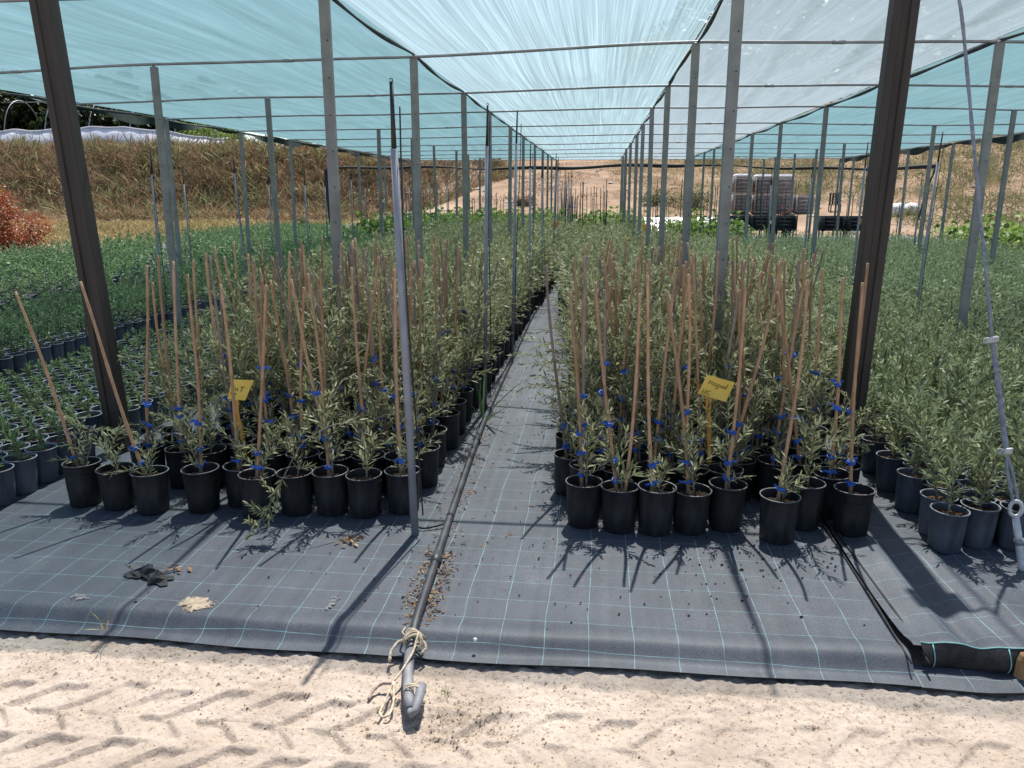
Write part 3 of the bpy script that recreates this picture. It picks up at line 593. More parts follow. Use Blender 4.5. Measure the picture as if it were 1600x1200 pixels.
P_seed = proto(olive, 9, 240, M_stem, M_seed, 'seedling', h=(.05, .13), nside=4, L=.040, Wd=.011, ds=.012, side=(.04, .09), low=.04, z0=.166, spread_=.6)
P_green = proto(olive, 8, 260, M_stem, M_green, 'laurel', h=(.20, .32), nside=6, L=.040, Wd=.0125, ds=.019, side=(.09, .17), low=.05, z0=.166, spread_=.6)
# canes and ties
ME_cane = []
for k in range(6):
    r = np.random.default_rng(40+k); n = 26; t = np.linspace(0, 1, n); Lc = 1.05
    P = np.stack([.020*np.sin(t*3.6+k)*t, .016*np.sin(t*3.1+2*k)*t, t*Lc], -1); rad = np.linspace(.0090, .0066, n)*(1+.16*(np.abs((t*7+.3*k) % 1-.5) < .09))
    g = G(); g.add(*tube(P, rad, 7)); ME_cane.append(g.mesh('cane', [M_cane if k < 5 else M_caneold]))
ME_tie = []
for k in range(4):
    r = np.random.default_rng(60+k); g = G()
    a = np.linspace(0, 2*pi, 13); 
    for j in range(2): g.add(*tube(np.stack([.0145*np.cos(a)+.004, .0125*np.sin(a), .004*np.sin(a*1+k)+j*.006-.003], -1), [.0042]*13, 5, False))
    for sg in (-1, 1):
        e = r.uniform(.022, .040); P = np.array([(0, -.012, 0), (sg*e*.5, -.018, .006), (sg*e, -.016, r.uniform(-.012, .010))]); Q = P+[0, 0, .009]
        V = np.concatenate([P, Q]); g.add(V, np.array([(0, 1, 4, 3), (1, 2, 5, 4)])); g.add(V+[0, .0016, 0], np.array([(3, 4, 1, 0), (4, 5, 2, 1)]))
    ME_tie.append(g.mesh('tie', [M_tie]))

def lean_q(lx, ly): return Vector((0, 0, 1)).rotation_difference(Vector((lx, ly, 1)).normalized())
def staked(x, y, pr, label, cane=True, lx=0, ly=0, ties=2, clen=1.0, fol=True, z0=.178, scale=1.0):
    r = empty('staked_olive' if cane else 'young_olive', (x, y, .002), 0)
    tag(r, label, 'potted olive', 'young staked olives in black pots')
    rz = random.uniform(0, 6.28)
    ob('pot', ME_pb, r, (0, 0, 0), (random.uniform(-.03, .03), random.uniform(-.03, .03), rz), (1, random.uniform(.97, 1.02), random.uniform(.95, 1.04))); ob('soil', random.choice(ME_sb), r, (0, 0, 0), (0, 0, rz))
    q = lean_q(lx, ly)
    if fol:
        e = (lean_q(lx*.75, ly*.75) @ Quaternion((0, 0, 1), random.uniform(0, 6.28))).to_euler()
        ofs = Vector((0, 0, .17)); piv = ofs-(e.to_matrix() @ ofs)
        for nm, me in (('stem', pr[2]), ('foliage', pr[3])): ob(nm, me, r, (piv.x+.012, piv.y-.004, piv.z), e, scale)
    if cane:
        c = ob('cane', random.choice(ME_cane), r, (-.008, .004, .12), (q @ Quaternion((0, 0, 1), random.uniform(0, 6.28))).to_euler(), (1, 1, clen))
        for k in range(ties):
            s = [.09, .19, .34, .50][k]*random.uniform(.8, 1.25)+.03; p = q @ Vector((0, 0, s))
            ob('tie', random.choice(ME_tie), c, (0, 0, s/clen), (random.uniform(-.3, .3), random.uniform(-.3, .3), random.uniform(0, 6.28)), (1.05, 1.05, 1.25))
    return r

FRONT_L = [  # x, y, height class, cane, lean x, lean y, ties, label detail
 (-2.66, 3.62, 's', 1, -.23, .02, 1, 'outermost black pot of its row with a long cane leaning far out'),
 (-2.455, 3.60, 's', 0, 0, 0, 0, 'low olive without a cane in the second black pot from the grey seedlings'),
 (-2.25, 3.56, 's', 1, -.27, .03, 2, 'small olive on a leaning cane in the third black pot from the grey seedlings'),
 (-2.00, 3.61, 's', 1, .05, .02, 3, 'olive tied with three blue tapes, in the fourth black pot from the grey seedlings'),
 (-1.835, 3.71, 's', 1, -.03, .03, 2, 'olive pot with the first yellow label rising close behind it'),
 (-1.69, 3.58, 's', 1, .125, .02, 2, 'olive on a cane leaning towards the path, beside the first yellow label'),
 (-1.505, 3.63, 's', 0, 0, 0, 1, 'low leafy olive without cane in the middle of the front row'),
 (-1.325, 3.65, 's', 1, -.045, .02, 2, 'olive on a tall straight cane, third black pot from the riser pipe'),
 (-1.145, 3.64, 's', 0, 0, 0, 0, 'low bushy olive without cane, second black pot from the riser pipe'),
 (-.965, 3.71, 's', 1, -.02, .03, 1, 'olive pot just behind the grey riser pipe'),
]
FRONT_R = [
 (-.04, 3.64, 's', 1, -.061, .02, 3, 'olive on a straight cane in the corner black pot by the path'),
 (.135, 3.595, 's', 1, -.125, .03, 3, 'olive with crossed tall canes in the second black pot from the path'),
 (.305, 3.59, 's', 1, -.08, .02, 2, 'olive on a slim cane in the third black pot from the path'),
 (.478, 3.62, 's', 1, -.12, .04, 2, 'olive in the fourth black pot from the path, cane leaning back to the path'),
 (.652, 3.67, 's', 1, .042, .02, 3, 'olive tied to a tall cane right beside the second yellow label'),
 (.875, 3.56, 's', 1, .06, .04, 1, 'olive in the black pot standing a step forward of its row'),
 (1.035, 3.73, 's', 0, 0, 0, 1, 'sturdy low olive without cane, next to the lone pot by the seam'),
 (1.245, 3.67, 's', 1, -.06, .01, 2, 'nearly bare cane in the lone black pot across the dark seam'),
]
for x, y, c, cn, lx, ly, ti, lab in FRONT_L+FRONT_R:
    bare = 'bare cane' in lab
    pr = P_small[random.randrange(len(P_small))]
    o = staked(x, y, pr, lab, cn, lx, ly, ti, random.uniform(.97, 1.07), True, scale=.35 if bare else random.uniform(.9, 1.15))
    if 'crossed' in lab:
        ob('cane', ME_cane[1], o, (.02, .01, .12), lean_q(.06, .03).to_euler(), (1, 1, .98))
rows_used = 15
for side, x0, sgn, nc in (('L', -.95, -1, 9), ('R', -.125, 1, 9)):
    for r_ in range(1, rows_used):
        y = (3.76 if side == 'L' else 3.73)+.163*r_
        if side == 'L' and r_ == 1: pass
        ncr = nc-(1 if side == 'L' and r_ > 3 else 0)
        for c in range(ncr):
            x = x0+sgn*(.178*c+.089*(r_ % 2))+random.uniform(-.012, .012)
            if side == 'R' and (x > 1.32 or (abs(x-.86) < .12 and r_ == 1)): continue
            if side == 'L' and r_ == 1 and c == 0: pass
            yy = y+random.uniform(-.012, .012)
            if any((x-fx[0])**2+(yy-fx[1])**2 < .172**2 for fx in FRONT_L+FRONT_R): continue
            if min((x-px_)**2+(yy-py_)**2 for px_, py_ in ((-2.99, 4.46), (1.44, 4.46))) < .17**2: continue
            if side == 'L' and abs(x+1.94) < .16 and r_ <= 1: continue
            f = random.random(); pr = random.choice(P_small if r_ < 2 else (P_small+P_mid if r_ < 3 else (P_mid if f < .6 else P_tall)))
            if r_ >= 6: pr = random.choice(P_tall if f < .6 else P_mid)
            cn = random.random() < (.95 if r_ < 8 else .85)
            bed = 'left of the path' if side == 'L' else 'right of the path'
            kindw = 'staked olive in black pot' if cn else 'caneless olive in black pot'
            staked(x, yy, pr, f'{kindw} {bed}, {ordw(r_)} row back, {ordw(c)} from the path', cn, random.gauss(0, .085), random.gauss(.01, .06), random.choice([2, 3, 3, 4]), random.uniform(.94, 1.14), scale=random.uniform(.9, 1.1) if r_ < 3 else random.uniform(.98, 1.24))

_st, _fo = olive(911, 1.08, 18, L=.058, Wd=.013, ds=.020, side=(.2, .42), low=.1)
staked(-2.38, 5.35, (None, None, _st.mesh('tall_olive_stem', [M_stem]), _fo.mesh('tall_olive_foliage', [M_olive])), 'tallest olive of the left block, its pale top rising above the canes', True, .06, .02, 2, 1.05)
# drooping shoot over the front row (a part of the olive by the riser pipe)
P = np.array([(-1.10, 3.66, .40), (-1.13, 3.60, .505), (-1.25, 3.50, .515), (-1.37, 3.40, .455), (-1.47, 3.32, .24), (-1.53, 3.27, .11), (-1.58, 3.24, .05)])
tt = np.linspace(0, 6, 40); P = np.stack([np.interp(tt, range(7), P[:, i]) for i in range(3)], -1)
for _ in range(3): P[1:-1] = (P[:-2]+P[1:-1]*2+P[2:])/4
base = np.array([-1.145, 3.64, .002]); r_ = np.random.default_rng(77); st = G(); st.add(*tube(np.concatenate([[base+[0, 0, .17]], P])-base, np.linspace(.0035, .0014, 41), 6))
fo = G(); lg = leaves_on(r_, P[22:]-base, .017, .055, .013, .25, .9); fo.add(*lg[:2], 0, lg[2])
for j in range(5):
    q = shoot(r_, P[27+2*j]-base, r_.normal(size=3)*[1, 1, .3]+[-.5, -.4, .2], .09, 6, .4); lg = leaves_on(r_, q, .015, .048, .012, .1); fo.add(*lg[:2], 0, lg[2]); st.add(*tube(q, .0012, 4))
host = [o for o in bpy.data.objects if o.get('label', '').startswith('low bushy olive without cane, second')][0]
ob('drooping_stem', st.mesh('drooping_stem', [M_stem]), host); ob('drooping_foliage', fo.mesh('drooping_foliage', [M_olive]), host)
# side shoot of the outermost pot hanging towards the path
host = [o for o in bpy.data.objects if o.get('label', '').startswith('outermost black pot')][0]
P = shoot(np.random.default_rng(5), (.02, 0, .2), (.45, -.05, 1), .20, 8, .3); P2 = shoot(np.random.default_rng(6), P[-1], (1, -.1, .15), .24, 9, .2, .1); PP = np.concatenate([P, P2[1:]])
st = G(); st.add(*tube(PP, np.linspace(.003, .0012, len(PP)), 6)); fo = G(); lg = leaves_on(r_, P2, .013, .046, .012, .05); fo.add(*lg[:2], 0, lg[2]); P3 = shoot(r_, P[-1], (-1, 0, .5), .26, 8, .2); lg = leaves_on(r_, P3, .014, .046, .012, .1); fo.add(*lg[:2], 0, lg[2]); st.add(*tube(P3, .0015, 5))
ob('bent_stem', st.mesh('bent_stem', [M_stem]), host); ob('bent_foliage', fo.mesh('bent_foliage', [M_olive]), host)

for x, y, lx in ((-.14, 5.55, -.55), (-.16, 5.9, -.6), (-.12, 5.1, -.4), (-.13, 4.7, -.35)):
    hosts = [o for o in bpy.data.objects if o.get('category') == 'potted olive' and abs(o.location.x+.13) < .12]; host = min(hosts, key=lambda o: abs(o.location.y-y))
    st, fo = G(), G()
    for k in range(3):
        q = shoot(r_, (0, 0, .26+.08*k), (lx*1.6, -.3+.25*k, .55), .34+.06*k, 10, .3, .30); st.add(*tube(q, np.linspace(.0026, .001, 10), 5)); lg = leaves_on(r_, q, .016, .055, .0115, .2, .8); fo.add(*lg[:2], 0, lg[2])
    ob('side_stem', st.mesh('side_stem', [M_stem]), host); ob('side_foliage', fo.mesh('side_foliage', [M_olive]), host)

# ---------- masses of pots: the ones that show largest are things, the rest one mass per kind
def combined(pr, potdict, potmat, soilmat, smat, fmat, nm, n=12):
    out = []
    for k, (st, fo, _, _) in enumerate(pr):
        g = G(); g.addg(pot_geo(**potdict, n=n), mmap={0: 0, 1: 4}); g.add(*soil_geo(potdict['rt']-.0065, potdict['h']-.026, .014, k, 10), 1)
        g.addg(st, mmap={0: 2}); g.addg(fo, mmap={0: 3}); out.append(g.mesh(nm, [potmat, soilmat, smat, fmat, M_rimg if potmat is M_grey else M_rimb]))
    return out
def low_pot(rt, rb, h, n=7):
    g = G(); g.add(*lathe([(rb, 0), (rt-.002, h-.016), (rt+.003, h-.008)], n), 0); g.add(*lathe([(rt+.003, h-.008), (rt+.003, h), (rt-.005, h)], n), 3); g.add(*lathe([(rt-.005, h), (rt-.008, h-.03), (.002, h-.026)], n), 0); return g
def mass(name, pts, gens, potdict, mats, label, cat, zs=None, pots=True):
    """gens: low-detail (stem, foliage) pairs; one object"""
    g = G(); r = np.random.default_rng(len(pts)); lp = low_pot(potdict['rt'], potdict['rb'], potdict['h'])
    base = []; ng = len(gens[0]) if isinstance(gens[0], list) else len(gens); allg = gens[0]+gens[1] if isinstance(gens[0], list) else gens
    for st, fo in allg:
        b = G()
        if pots: b.addg(lp)
        b.addg(st, mmap={0: 1}); b.addg(fo, mmap={0: 2}); base.append(b)
    for (x, y) in pts:
        a = r.uniform(0, 6.28); s = r.uniform(.85, 1.18); ca, sa = cos(a), sin(a)
        M = np.eye(4); M[:3, :3] = np.array([[ca, -sa, 0], [sa, ca, 0], [0, 0, 1]])*[[1], [1], [s]]; M[:3, 3] = (x, y, .002)
        k = r.integers(ng); g.addg(base[k+(ng if len(base) > ng and depth(x, y) > 8.5 else 0)], M, r.random())
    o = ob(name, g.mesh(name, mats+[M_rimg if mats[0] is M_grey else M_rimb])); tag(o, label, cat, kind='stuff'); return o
def bed_points(x0, x1, y0, y1, sp, jit=.012, hexo=True):
    ky = .88 if hexo else 1.0
    pts = []; rr = 0; y = y0
    while y < y1:
        c = 0; x = x0
        while x < x1:
            xx = x+(sp/2 if hexo and rr % 2 else 0)
            if xx < x1+.01: pts.append((xx+random.uniform(-jit, jit), y+random.uniform(-jit, jit), rr, c))
            x += sp; c += 1
        y += sp*ky; rr += 1
    return pts
def place(pts, nthings, nparts, nm, pm, sm, protos, comb, labf, cat, group, lowgens, potd, mats, masslab, massname, zt=.3):
    pts = [p for p in pts if in_view(p[0], p[1], zt, 330) or in_view(p[0], p[1], .02, 330)]
    pts.sort(key=lambda p: depth(p[0], p[1])+(0 if in_view(p[0], p[1], zt, 30) or in_view(p[0], p[1], .02, 30) else 1000))
    for i, (x, y, rr, c) in enumerate(pts[:nthings]):
        k = random.randrange(len(protos)); rz = random.uniform(0, 6.28); s = random.uniform(.88, 1.14); tl = (random.uniform(-.03, .03), random.uniform(-.03, .03), rz)
        if i < nparts:
            r = empty(nm, (x, y, .002), 0); tag(r, labf(rr, c, x, y), cat, group)
            ob('pot', pm, r, (0, 0, 0), tl); ob('soil', random.choice(sm), r, (0, 0, 0), (0, 0, rz))
            ob('stem', protos[k][2], r, (0, 0, .166*(1-s)), (0, 0, rz), s); ob('foliage', protos[k][3], r, (0, 0, .166*(1-s)), (0, 0, rz), s)
        else:
            o = ob(nm, comb[k], None, (x, y, .002), (0, 0, rz), (1, 1, s)); tag(o, labf(rr, c, x, y), cat, group)
    rest = [(p[0], p[1]) for p in pts[nthings:]]
    if rest: mass(massname, rest, lowgens, potd, mats, masslab, cat)
    return len(pts)
def low(gen, n, seed, f=2.9, **kw):   # mid-distance and far versions of the same plants
    hs = [random.uniform(*kw['h']) for _ in range(n)]; k1 = {a: b for a, b in kw.items() if a != 'h'}; k2 = dict(k1, ds=k1['ds']*f, L=k1['L']*1.28, Wd=k1['Wd']*1.7)
    return [[gen(seed+k, h=hs[k], lod=1, **k1) for k in range(n)], [gen(seed+k, h=hs[k], lod=2, **k2) for k in range(n)]]
# grey pots with dense cuttings (bed beyond the seam)
pts = [(1.62, 3.53, 0, 0), (1.785, 3.60, 0, 1), (1.95, 3.59, 0, 2), (2.12, 3.60, 0, 3)]+[(x, y, rr+1, c) for x, y, rr, c in bed_points(1.645, 3.06, 3.71, 19.5, .165)]
pts += [(x, y, rr+1, c+9) for x, y, rr, c in bed_points(3.32, 8.2, 3.71, 20.5, .19)]
place(pts, 300, 150, 'potted_cutting', ME_pg, ME_sg, P_cut, combined(P_cut, PG, M_grey, M_bark, M_stem, M_cut, 'potted_cutting'),
      lambda rr, c, x, y: f'grey-green bushy plant in slate pot, {ordw(rr)} row back, {ordw(c)} from the cloth seam', 'potted plant', 'grey pots of bushy cuttings beyond the seam',
      low(olive, 7, 300, h=(.34, .46), nside=6, L=.050, Wd=.014, ds=.030, side=(.10, .22), low=.1, z0=.166, spread_=.38), PG, [M_grey, M_stem, M_cut], 'dense mass of grey-green bushy plants filling the bed under the teal net', 'potted_cuttings')
# tiny seedlings in grey pots (bed by the thick brown post)
pts = [p for p in bed_points(-4.45, -3.05, 3.40, 12.5, .168, .008, False) if not (p[1] < 3.9 and p[0] > -3.2+(3.9-p[1])*0) or True]
pts = [p for p in pts if (p[0]+2.99)**2+(p[1]-4.46)**2 > .17**2]
place(pts, 300, 120, 'potted_seedling', ME_pg, ME_sg, P_seed, combined(P_seed, PG, M_grey, M_bark, M_stem, M_seed, 'potted_seedling'),
      lambda rr, c, x, y: f'tiny seedling in slate grey pot, {ordw(rr)} row back, {ordw(8-c)} from the brown post', 'potted seedling', 'grey pots of tiny seedlings',
      low(olive, 6, 340, h=(.06, .13), nside=4, L=.038, Wd=.012, ds=.016, side=(.04, .08), low=.05, z0=.166), PG, [M_grey, M_stem, M_seed], 'farther rows of tiny seedlings in slate pots beyond the brown post', 'potted_seedlings', .25)
# green laurels in dark grey pots (beds towards the bank)
pts = bed_points(-6.66, -4.98, 5.0, 29.5, .168, .006, False)
pts += [(x, y, rr, c+11) for x, y, rr, c in bed_points(-12.6, -7.25, 7.0, 29.5, .27)]
pts += [(x, y, rr+140, c) for x, y, rr, c in bed_points(-4.85, -4.1, 20.0, 29.0, .22)]
place(pts, 300, 60, 'potted_laurel', ME_pg, ME_sg, P_green, combined(P_green, PG, M_grey, M_bark, M_stem, M_green, 'potted_laurel'),
      lambda rr, c, x, y: f'leafy green plant in slate pot across the gap, {ordw(rr)} row back, {ordw(9-c) if c < 10 else ordw(c)} from the gap', 'potted plant', 'green leafy plants in grey pots towards the bank',
      low(olive, 7, 380, h=(.22, .36), nside=6, L=.055, Wd=.020, ds=.034, side=(.10, .19), low=.05, z0=.166, spread_=.65), PG, [M_grey, M_stem, M_green], 'far green beds of leafy potted plants below the dry bank', 'potted_laurels')
# unstaked olives behind the staked blocks
pts = bed_points(-2.55, -.93, 6.10, 9.8, .19)+[(x, y, rr+23, c) for x, y, rr, c in bed_points(-3.95, -.93, 10.0, 21.0, .20)]
pts = [(x+.14*float(sstep(8, 14, y)), y, rr, c) for x, y, rr, c in pts]
ptsR = [(x-.36*float(sstep(6.3, 12, y))*(1.38-x)/1.5, y, rr, c+30) for x, y, rr, c in bed_points(-.12, 1.38, 6.10, 19.8, .19)]
P_un = proto(olive, 9, 600, M_stem, M_olive, 'olive', h=(.46, .78), nside=13, L=.056, Wd=.0115, ds=.021, side=(.15, .36), low=.03, spread_=.95)
place(pts+ptsR, 290, 60, 'potted_olive', ME_pb, ME_sb, P_un, combined(P_un, PB, M_black, M_soil, M_stem, M_olive, 'potted_olive'),
      lambda rr, c, x, y: (f'tall untied olive behind the left staked block, {ordw(rr)} row of them, {ordw(max(0, int((-.93-x)/.19+.3)))} from the path' if x < -.5 else f'tall untied olive behind the right staked block, {ordw(rr)} row of them, {ordw(c-30)} from the path'),
      'potted olive', 'untied olives behind the staked blocks',
      low(olive, 8, 420, h=(.54, .80), nside=12, L=.064, Wd=.016, ds=.032, side=(.14, .34), low=.03, spread_=.95), PB, [M_black, M_stem, M_olive], 'dense silvery green mass of young olives receding along the central path', 'young_olives', .6)
# broad-leaved crop at the far end
def broad(seed, h=1.0, lod=1):
    r = np.random.default_rng(seed); st, fo = G(), G()
    for i in range(5):
        P = shoot(r, (r.normal()*.05, r.normal()*.05, 0), (r.normal()*.35, r.normal()*.35, 1), h*r.uniform(.6, 1), 7, .3); st.add(*tube(P, np.linspace(.008, .003, 7), 3, False))
        n = 12; k = r.integers(1, 7, n); Pp = P[k]+r.normal(size=(n, 3))*.06; D = r.normal(size=(n, 3))*[1, 1, .35]; fo.add(*(lambda q: (q[0], q[1], 0, q[2]))(leaf_geo(Pp, D, r.uniform(.10, .19, n), r.uniform(.08, .15, n), 1, bend=.35, r=r)))
    return st, fo
bp = [broad(500+k) for k in range(6)]
pts = [(x, y) for x, y, _, _ in bed_points(-6.8, -1.1, 22.5, 30, .42, .08)]+[(x, y) for x, y, _, _ in bed_points(-.3, 1.3, 24.5, 31, .42, .08)]+[(x, y) for x, y, _, _ in bed_points(2.2, 4.0, 22, 26, .5, .08)]+[(x, y) for x, y, _, _ in bed_points(9.2, 12.6, 16.5, 23, .55, .1)]
pts = [p for p in pts if in_view(p[0], p[1], .8)]
mass('broad_leaf_crop', pts, bp, PG, [M_grey, M_stem, M_crop], 'yellow-green broad-leaved crop filling the far end of the shade house', 'crop')

# ------------------------------------------------------------------ yellow plant labels
def scribble(root, strokes, o, ux, uz, n):
    for s in strokes:
        P = np.array([o+ux*a+uz*b-n*.0022 for a, b in s]); g = G(); g.add(*tube(P, .0016, 5)); ob('ink_stroke', g.mesh('ink_stroke', [M_ink]), root)
def plant_label(loc, corners, foot, strokes, lab):
    root = empty('plant_label', loc); tag(root, lab, 'plant label', 'yellow plant labels'); L0 = np.array(loc)
    c = np.array(corners)-L0; nrm = unit(np.cross(c[1]-c[0], c[3]-c[0])); nrm = nrm if nrm[1] > 0 else -nrm
    V = np.concatenate([c, c+nrm*.003]); F = np.array([(0, 1, 2, 3), (7, 6, 5, 4), (0, 4, 5, 1), (1, 5, 6, 2), (2, 6, 7, 3), (3, 7, 4, 0)])
    g = G(); g.add(V, F, smooth=False); ob('plate', g.mesh('label_plate', [M_yellow]), root)
    mid = (c[2]*.35+c[3]*.65)+nrm*.005; ft = np.array(foot)-L0; ux = unit(c[1]-c[0])
    V = []; wd = [.020, .012, .011, .004]; tt = [0, .18, .8, 1]
    for t, w in zip(tt, wd):
        p = mid*(1-t)+ft*t+(unit(c[0]-c[3])*.02 if t == 0 else 0)
        for sx, sn in ((-1, 0), (1, 0), (1, 1), (-1, 1)): V.append(p+ux*sx*w+nrm*sn*.004)
    Q = [(k*4+i, k*4+(i+1) % 4, k*4+4+(i+1) % 4, k*4+4+i) for k in range(3) for i in range(4)]+[(0, 3, 2, 1)]
    g = G(); g.add(V, np.array(Q), smooth=False); ob('label_stem', g.mesh('label_stem', [M_orange]), root)
    scribble(root, strokes, c[3], c[2]-c[3], c[0]-c[3], nrm)
plant_label((-1.934, 3.95, .002), [(-1.961, 3.953, .610), (-1.832, 3.945, .612), (-1.886, 3.935, .500), (-1.990, 3.943, .503)], (-1.925, 3.97, .16),
            [[(.06, .62), (.22, .72), (.24, .58), (.10, .30), (.30, .31)], [(.34, .62), (.33, .48)], [(.46, .62), (.44, .46)], [(.36, .35), (.38, .26), (.44, .30)], [(.58, .66), (.82, .68)], [(.70, .67), (.66, .42)]],
            'yellow plant label with marker numerals among the olives left of the path')
plant_label((.624, 4.0, .002), [(.572, 4.003, .688), (.712, 3.995, .655), (.672, 3.985, .552), (.530, 3.993, .592)], (.622, 4.03, .16),
            [[(.16, .60), (.20, .82), (.25, .64), (.30, .80), (.32, .60)], [(.44, .72), (.37, .74), (.38, .60), (.45, .62), (.46, .72), (.47, .60)], [(.52, .74), (.53, .60), (.49, .46)], [(.58, .73), (.58, .62), (.65, .62), (.66, .74), (.67, .60)], [(.80, .86), (.79, .60), (.72, .62), (.73, .72), (.79, .70)], [(.12, .30), (.11, .08), (.20, .08), (.22, .30)], [(.36, .30), (.27, .26), (.28, .10), (.38, .10)]],
            'tilted yellow plant label with a handwritten word among the olives right of the path')
g = G()
for k, (x, y, lab) in enumerate(((-.9, 16.5, 'far orange tag standing in the olives by the central path'), (.9, 15.2, 'far orange tag in the olives right of the central path'), (6.0, 19.0, 'small orange tag at the back of the grey-green bed'), (-3.0, 21.6, 'small orange tag before the broad-leaved crop'))):
    r = empty('plant_label', (x, y, .002)); tag(r, lab, 'plant label', 'small distant orange labels')
    g = G(); g.add(*box(.16, .004, .12, (0, 0, .95), .0015)); ob('plate', g.mesh('tag_plate', [M_orange]), r); g = G(); g.add(*box(.02, .006, .92, (0, .006, .46), .002)); ob('label_stem', g.mesh('tag_stem', [M_orange]), r)

# ------------------------------------------------------------------ irrigation: riser pipes, hose, tubing
def riser(x, y, h, lx, ly, lab, r0=.0125, full=False):
    root = empty('riser_pipe', (x, y, .0)); root.rotation_euler = lean_q(lx, ly).to_euler(); tag(root, lab, 'riser pipe', 'grey irrigation risers')
    g = G(); g.add(*tube([(0, 0, -.02), (0, 0, h*.5), (0, 0, h-.27)], [r0*1.15, r0*1.1, r0], 10)); ob('pipe', g.mesh('riser', [M_pvc]), root)
    g = G(); g.add(*tube([(0, 0, h-.272), (.002, 0, h-.15), (.004, 0, h)], [r0*.72, r0*.6, r0*.5], 8)); ob('nozzle_tube', g.mesh('nozzle_tube', [M_tubing]), root)
    a = np.linspace(0, 2*pi, 11); g = G(); g.add(*tube(np.stack([.006*np.cos(a)+.004, 0*a, h+.006+.008*np.sin(a)], -1), .0025, 5, False)); ob('sprinkler_loop', g.mesh('sprinkler_loop', [M_tubing]), root)
    zz = np.linspace(h-.10, .10, 24); s = np.random.default_rng(int(abs(x*100+y*10)))
    g = G(); g.add(*tube(np.stack([r0*1.5+.012*np.sin(zz*2.2+s.random()*6)+.010, -.004+.012*np.sin(zz*3.1), zz], -1), .0038, 5)); ob('feed_tube', g.mesh('feed_tube', [M_tubing]), root)
    return root
rp = riser(-.84, 3.42, 2.05, -.022, .0, 'tall grey riser pipe with black top standing at the corner of the left block', .0165)
for k, y in enumerate((5.66, 7.4, 9.7, 11.9, 14.1, 16.4, 18.9, 21.5, 24)): riser(-.82+.02*sin(k*2), y, 2.18+.12*sin(k*1.7), random.uniform(-.02, .02), random.uniform(-.01, .01), f'{ordw(k+1)} grey irrigation riser back along the central path')
for k, y in enumerate((8.5, 10.7, 13.2, 15.7, 18.2, 20.8, 23.5, 26)): riser(-4.98+.03*sin(k), y, 2.06+.08*sin(k*2.3), random.uniform(-.03, .03), 0, f'{ordw(k)} slim riser beside the gap between seedlings and green pots')
for k, y in enumerate((13, 16.5, 20, 23.5, 27)): riser(-7.0, y, 2.0, random.uniform(-.03, .03), 0, f'{ordw(k)} slim riser under the outer net edge by the bank')
for k, (x, y) in enumerate(((3.2, 6.15), (3.25, 8.4), (3.15, 10.2), (3.2, 12.8), (3.2, 15.4), (3.2, 18))): riser(x, y, 2.07+.1*sin(k), random.uniform(-.03, .03), 0, f'{ordw(k)} riser in the grey-green bed beyond the seam')
for k, (x, y) in enumerate(((6.3, 11.5), (6.3, 14.2), (6.4, 17), (6.4, 20))): riser(x, y, 2.0, random.uniform(-.03, .03), 0, f'{ordw(k)} riser in the outer part of the grey-green bed')
# main hose along the path, folded and tied at its end
yy = np.concatenate([np.linspace(2.34, 6, 60), np.linspace(6.2, 24, 40)])
hx = np.interp(yy, [2.3, 2.52, 3.33, 3.79, 4.88, 5.67, 9.96, 13.5, 24.1], [-.615, -.645, -.69, -.715, -.76, -.79, -.84, -.82, -.80])
hz = .019+.004*np.sin(yy*3)+.0*yy
for i, y in enumerate(yy):
    if y < 2.70: hz[i] = np.interp(y, [2.40, 2.54, 2.70], [-.024, .012, .030])
P = np.stack([hx, yy, hz], -1); pre = np.array([(-.566, 2.165, -.030), (-.580, 2.20, -.029), (-.598, 2.27, -.026)]); P = np.concatenate([pre, P])
for _ in range(2): P[1:-1] = (P[:-2]+P[1:-1]*2+P[2:])/4
root = empty('hose', (-.7, 2.3, 0)); O = np.array([-.7, 2.3, 0]); tag(root, 'dark irrigation hose lying along the path with its end folded and tied', 'hose')
rad = np.full(len(P), .0185); rad[0] = .014; g = G(); g.add(*tube(P-O, rad, 12)); ob('main_hose', g.mesh('main_hose', [M_hose]), root)
f2 = np.array([(-.566, 2.168, -.030), (-.558, 2.146, -.030), (-.548, 2.158, -.022), (-.547, 2.20, -.014), (-.549, 2.24, -.011), (-.552, 2.272, -.012)]); g = G(); g.add(*tube(f2-O, [.0150, .0130, .0135, .0160, .0170, .0165], 12)); ob('folded_end', g.mesh('folded_end', [M_hosedusty]), root)
g = G(); g.add(*tube(P[:6]-O+[0, 0, .0008], .0188, 12)); ob('dusty_sleeve', g.mesh('dusty_sleeve', [M_hosedusty]), root)
for y in (3.14, 4.86, 5.66, 7.4):
    x = np.interp(y, yy, hx); z = np.interp(y, yy, hz); g = G(); g.add(*tube(np.array([(x+.004, y-.05, z), (x, y, z), (x-.004, y+.05, z)])-O, [.022, .0245, .022], 12)); ob('coupling', g.mesh('coupling', [M_hose]), root)
a = np.linspace(0, 4*pi, 40)
g = G(); g.add(*tube(np.stack([-.570+.036*np.cos(a), 2.245+.010*np.sin(a*.5)+a*.0008, -.016+.020*np.sin(a)], -1)-O, .0032, 5)); ob('tie_wire', g.mesh('tie_wire', [M_rope]), root)
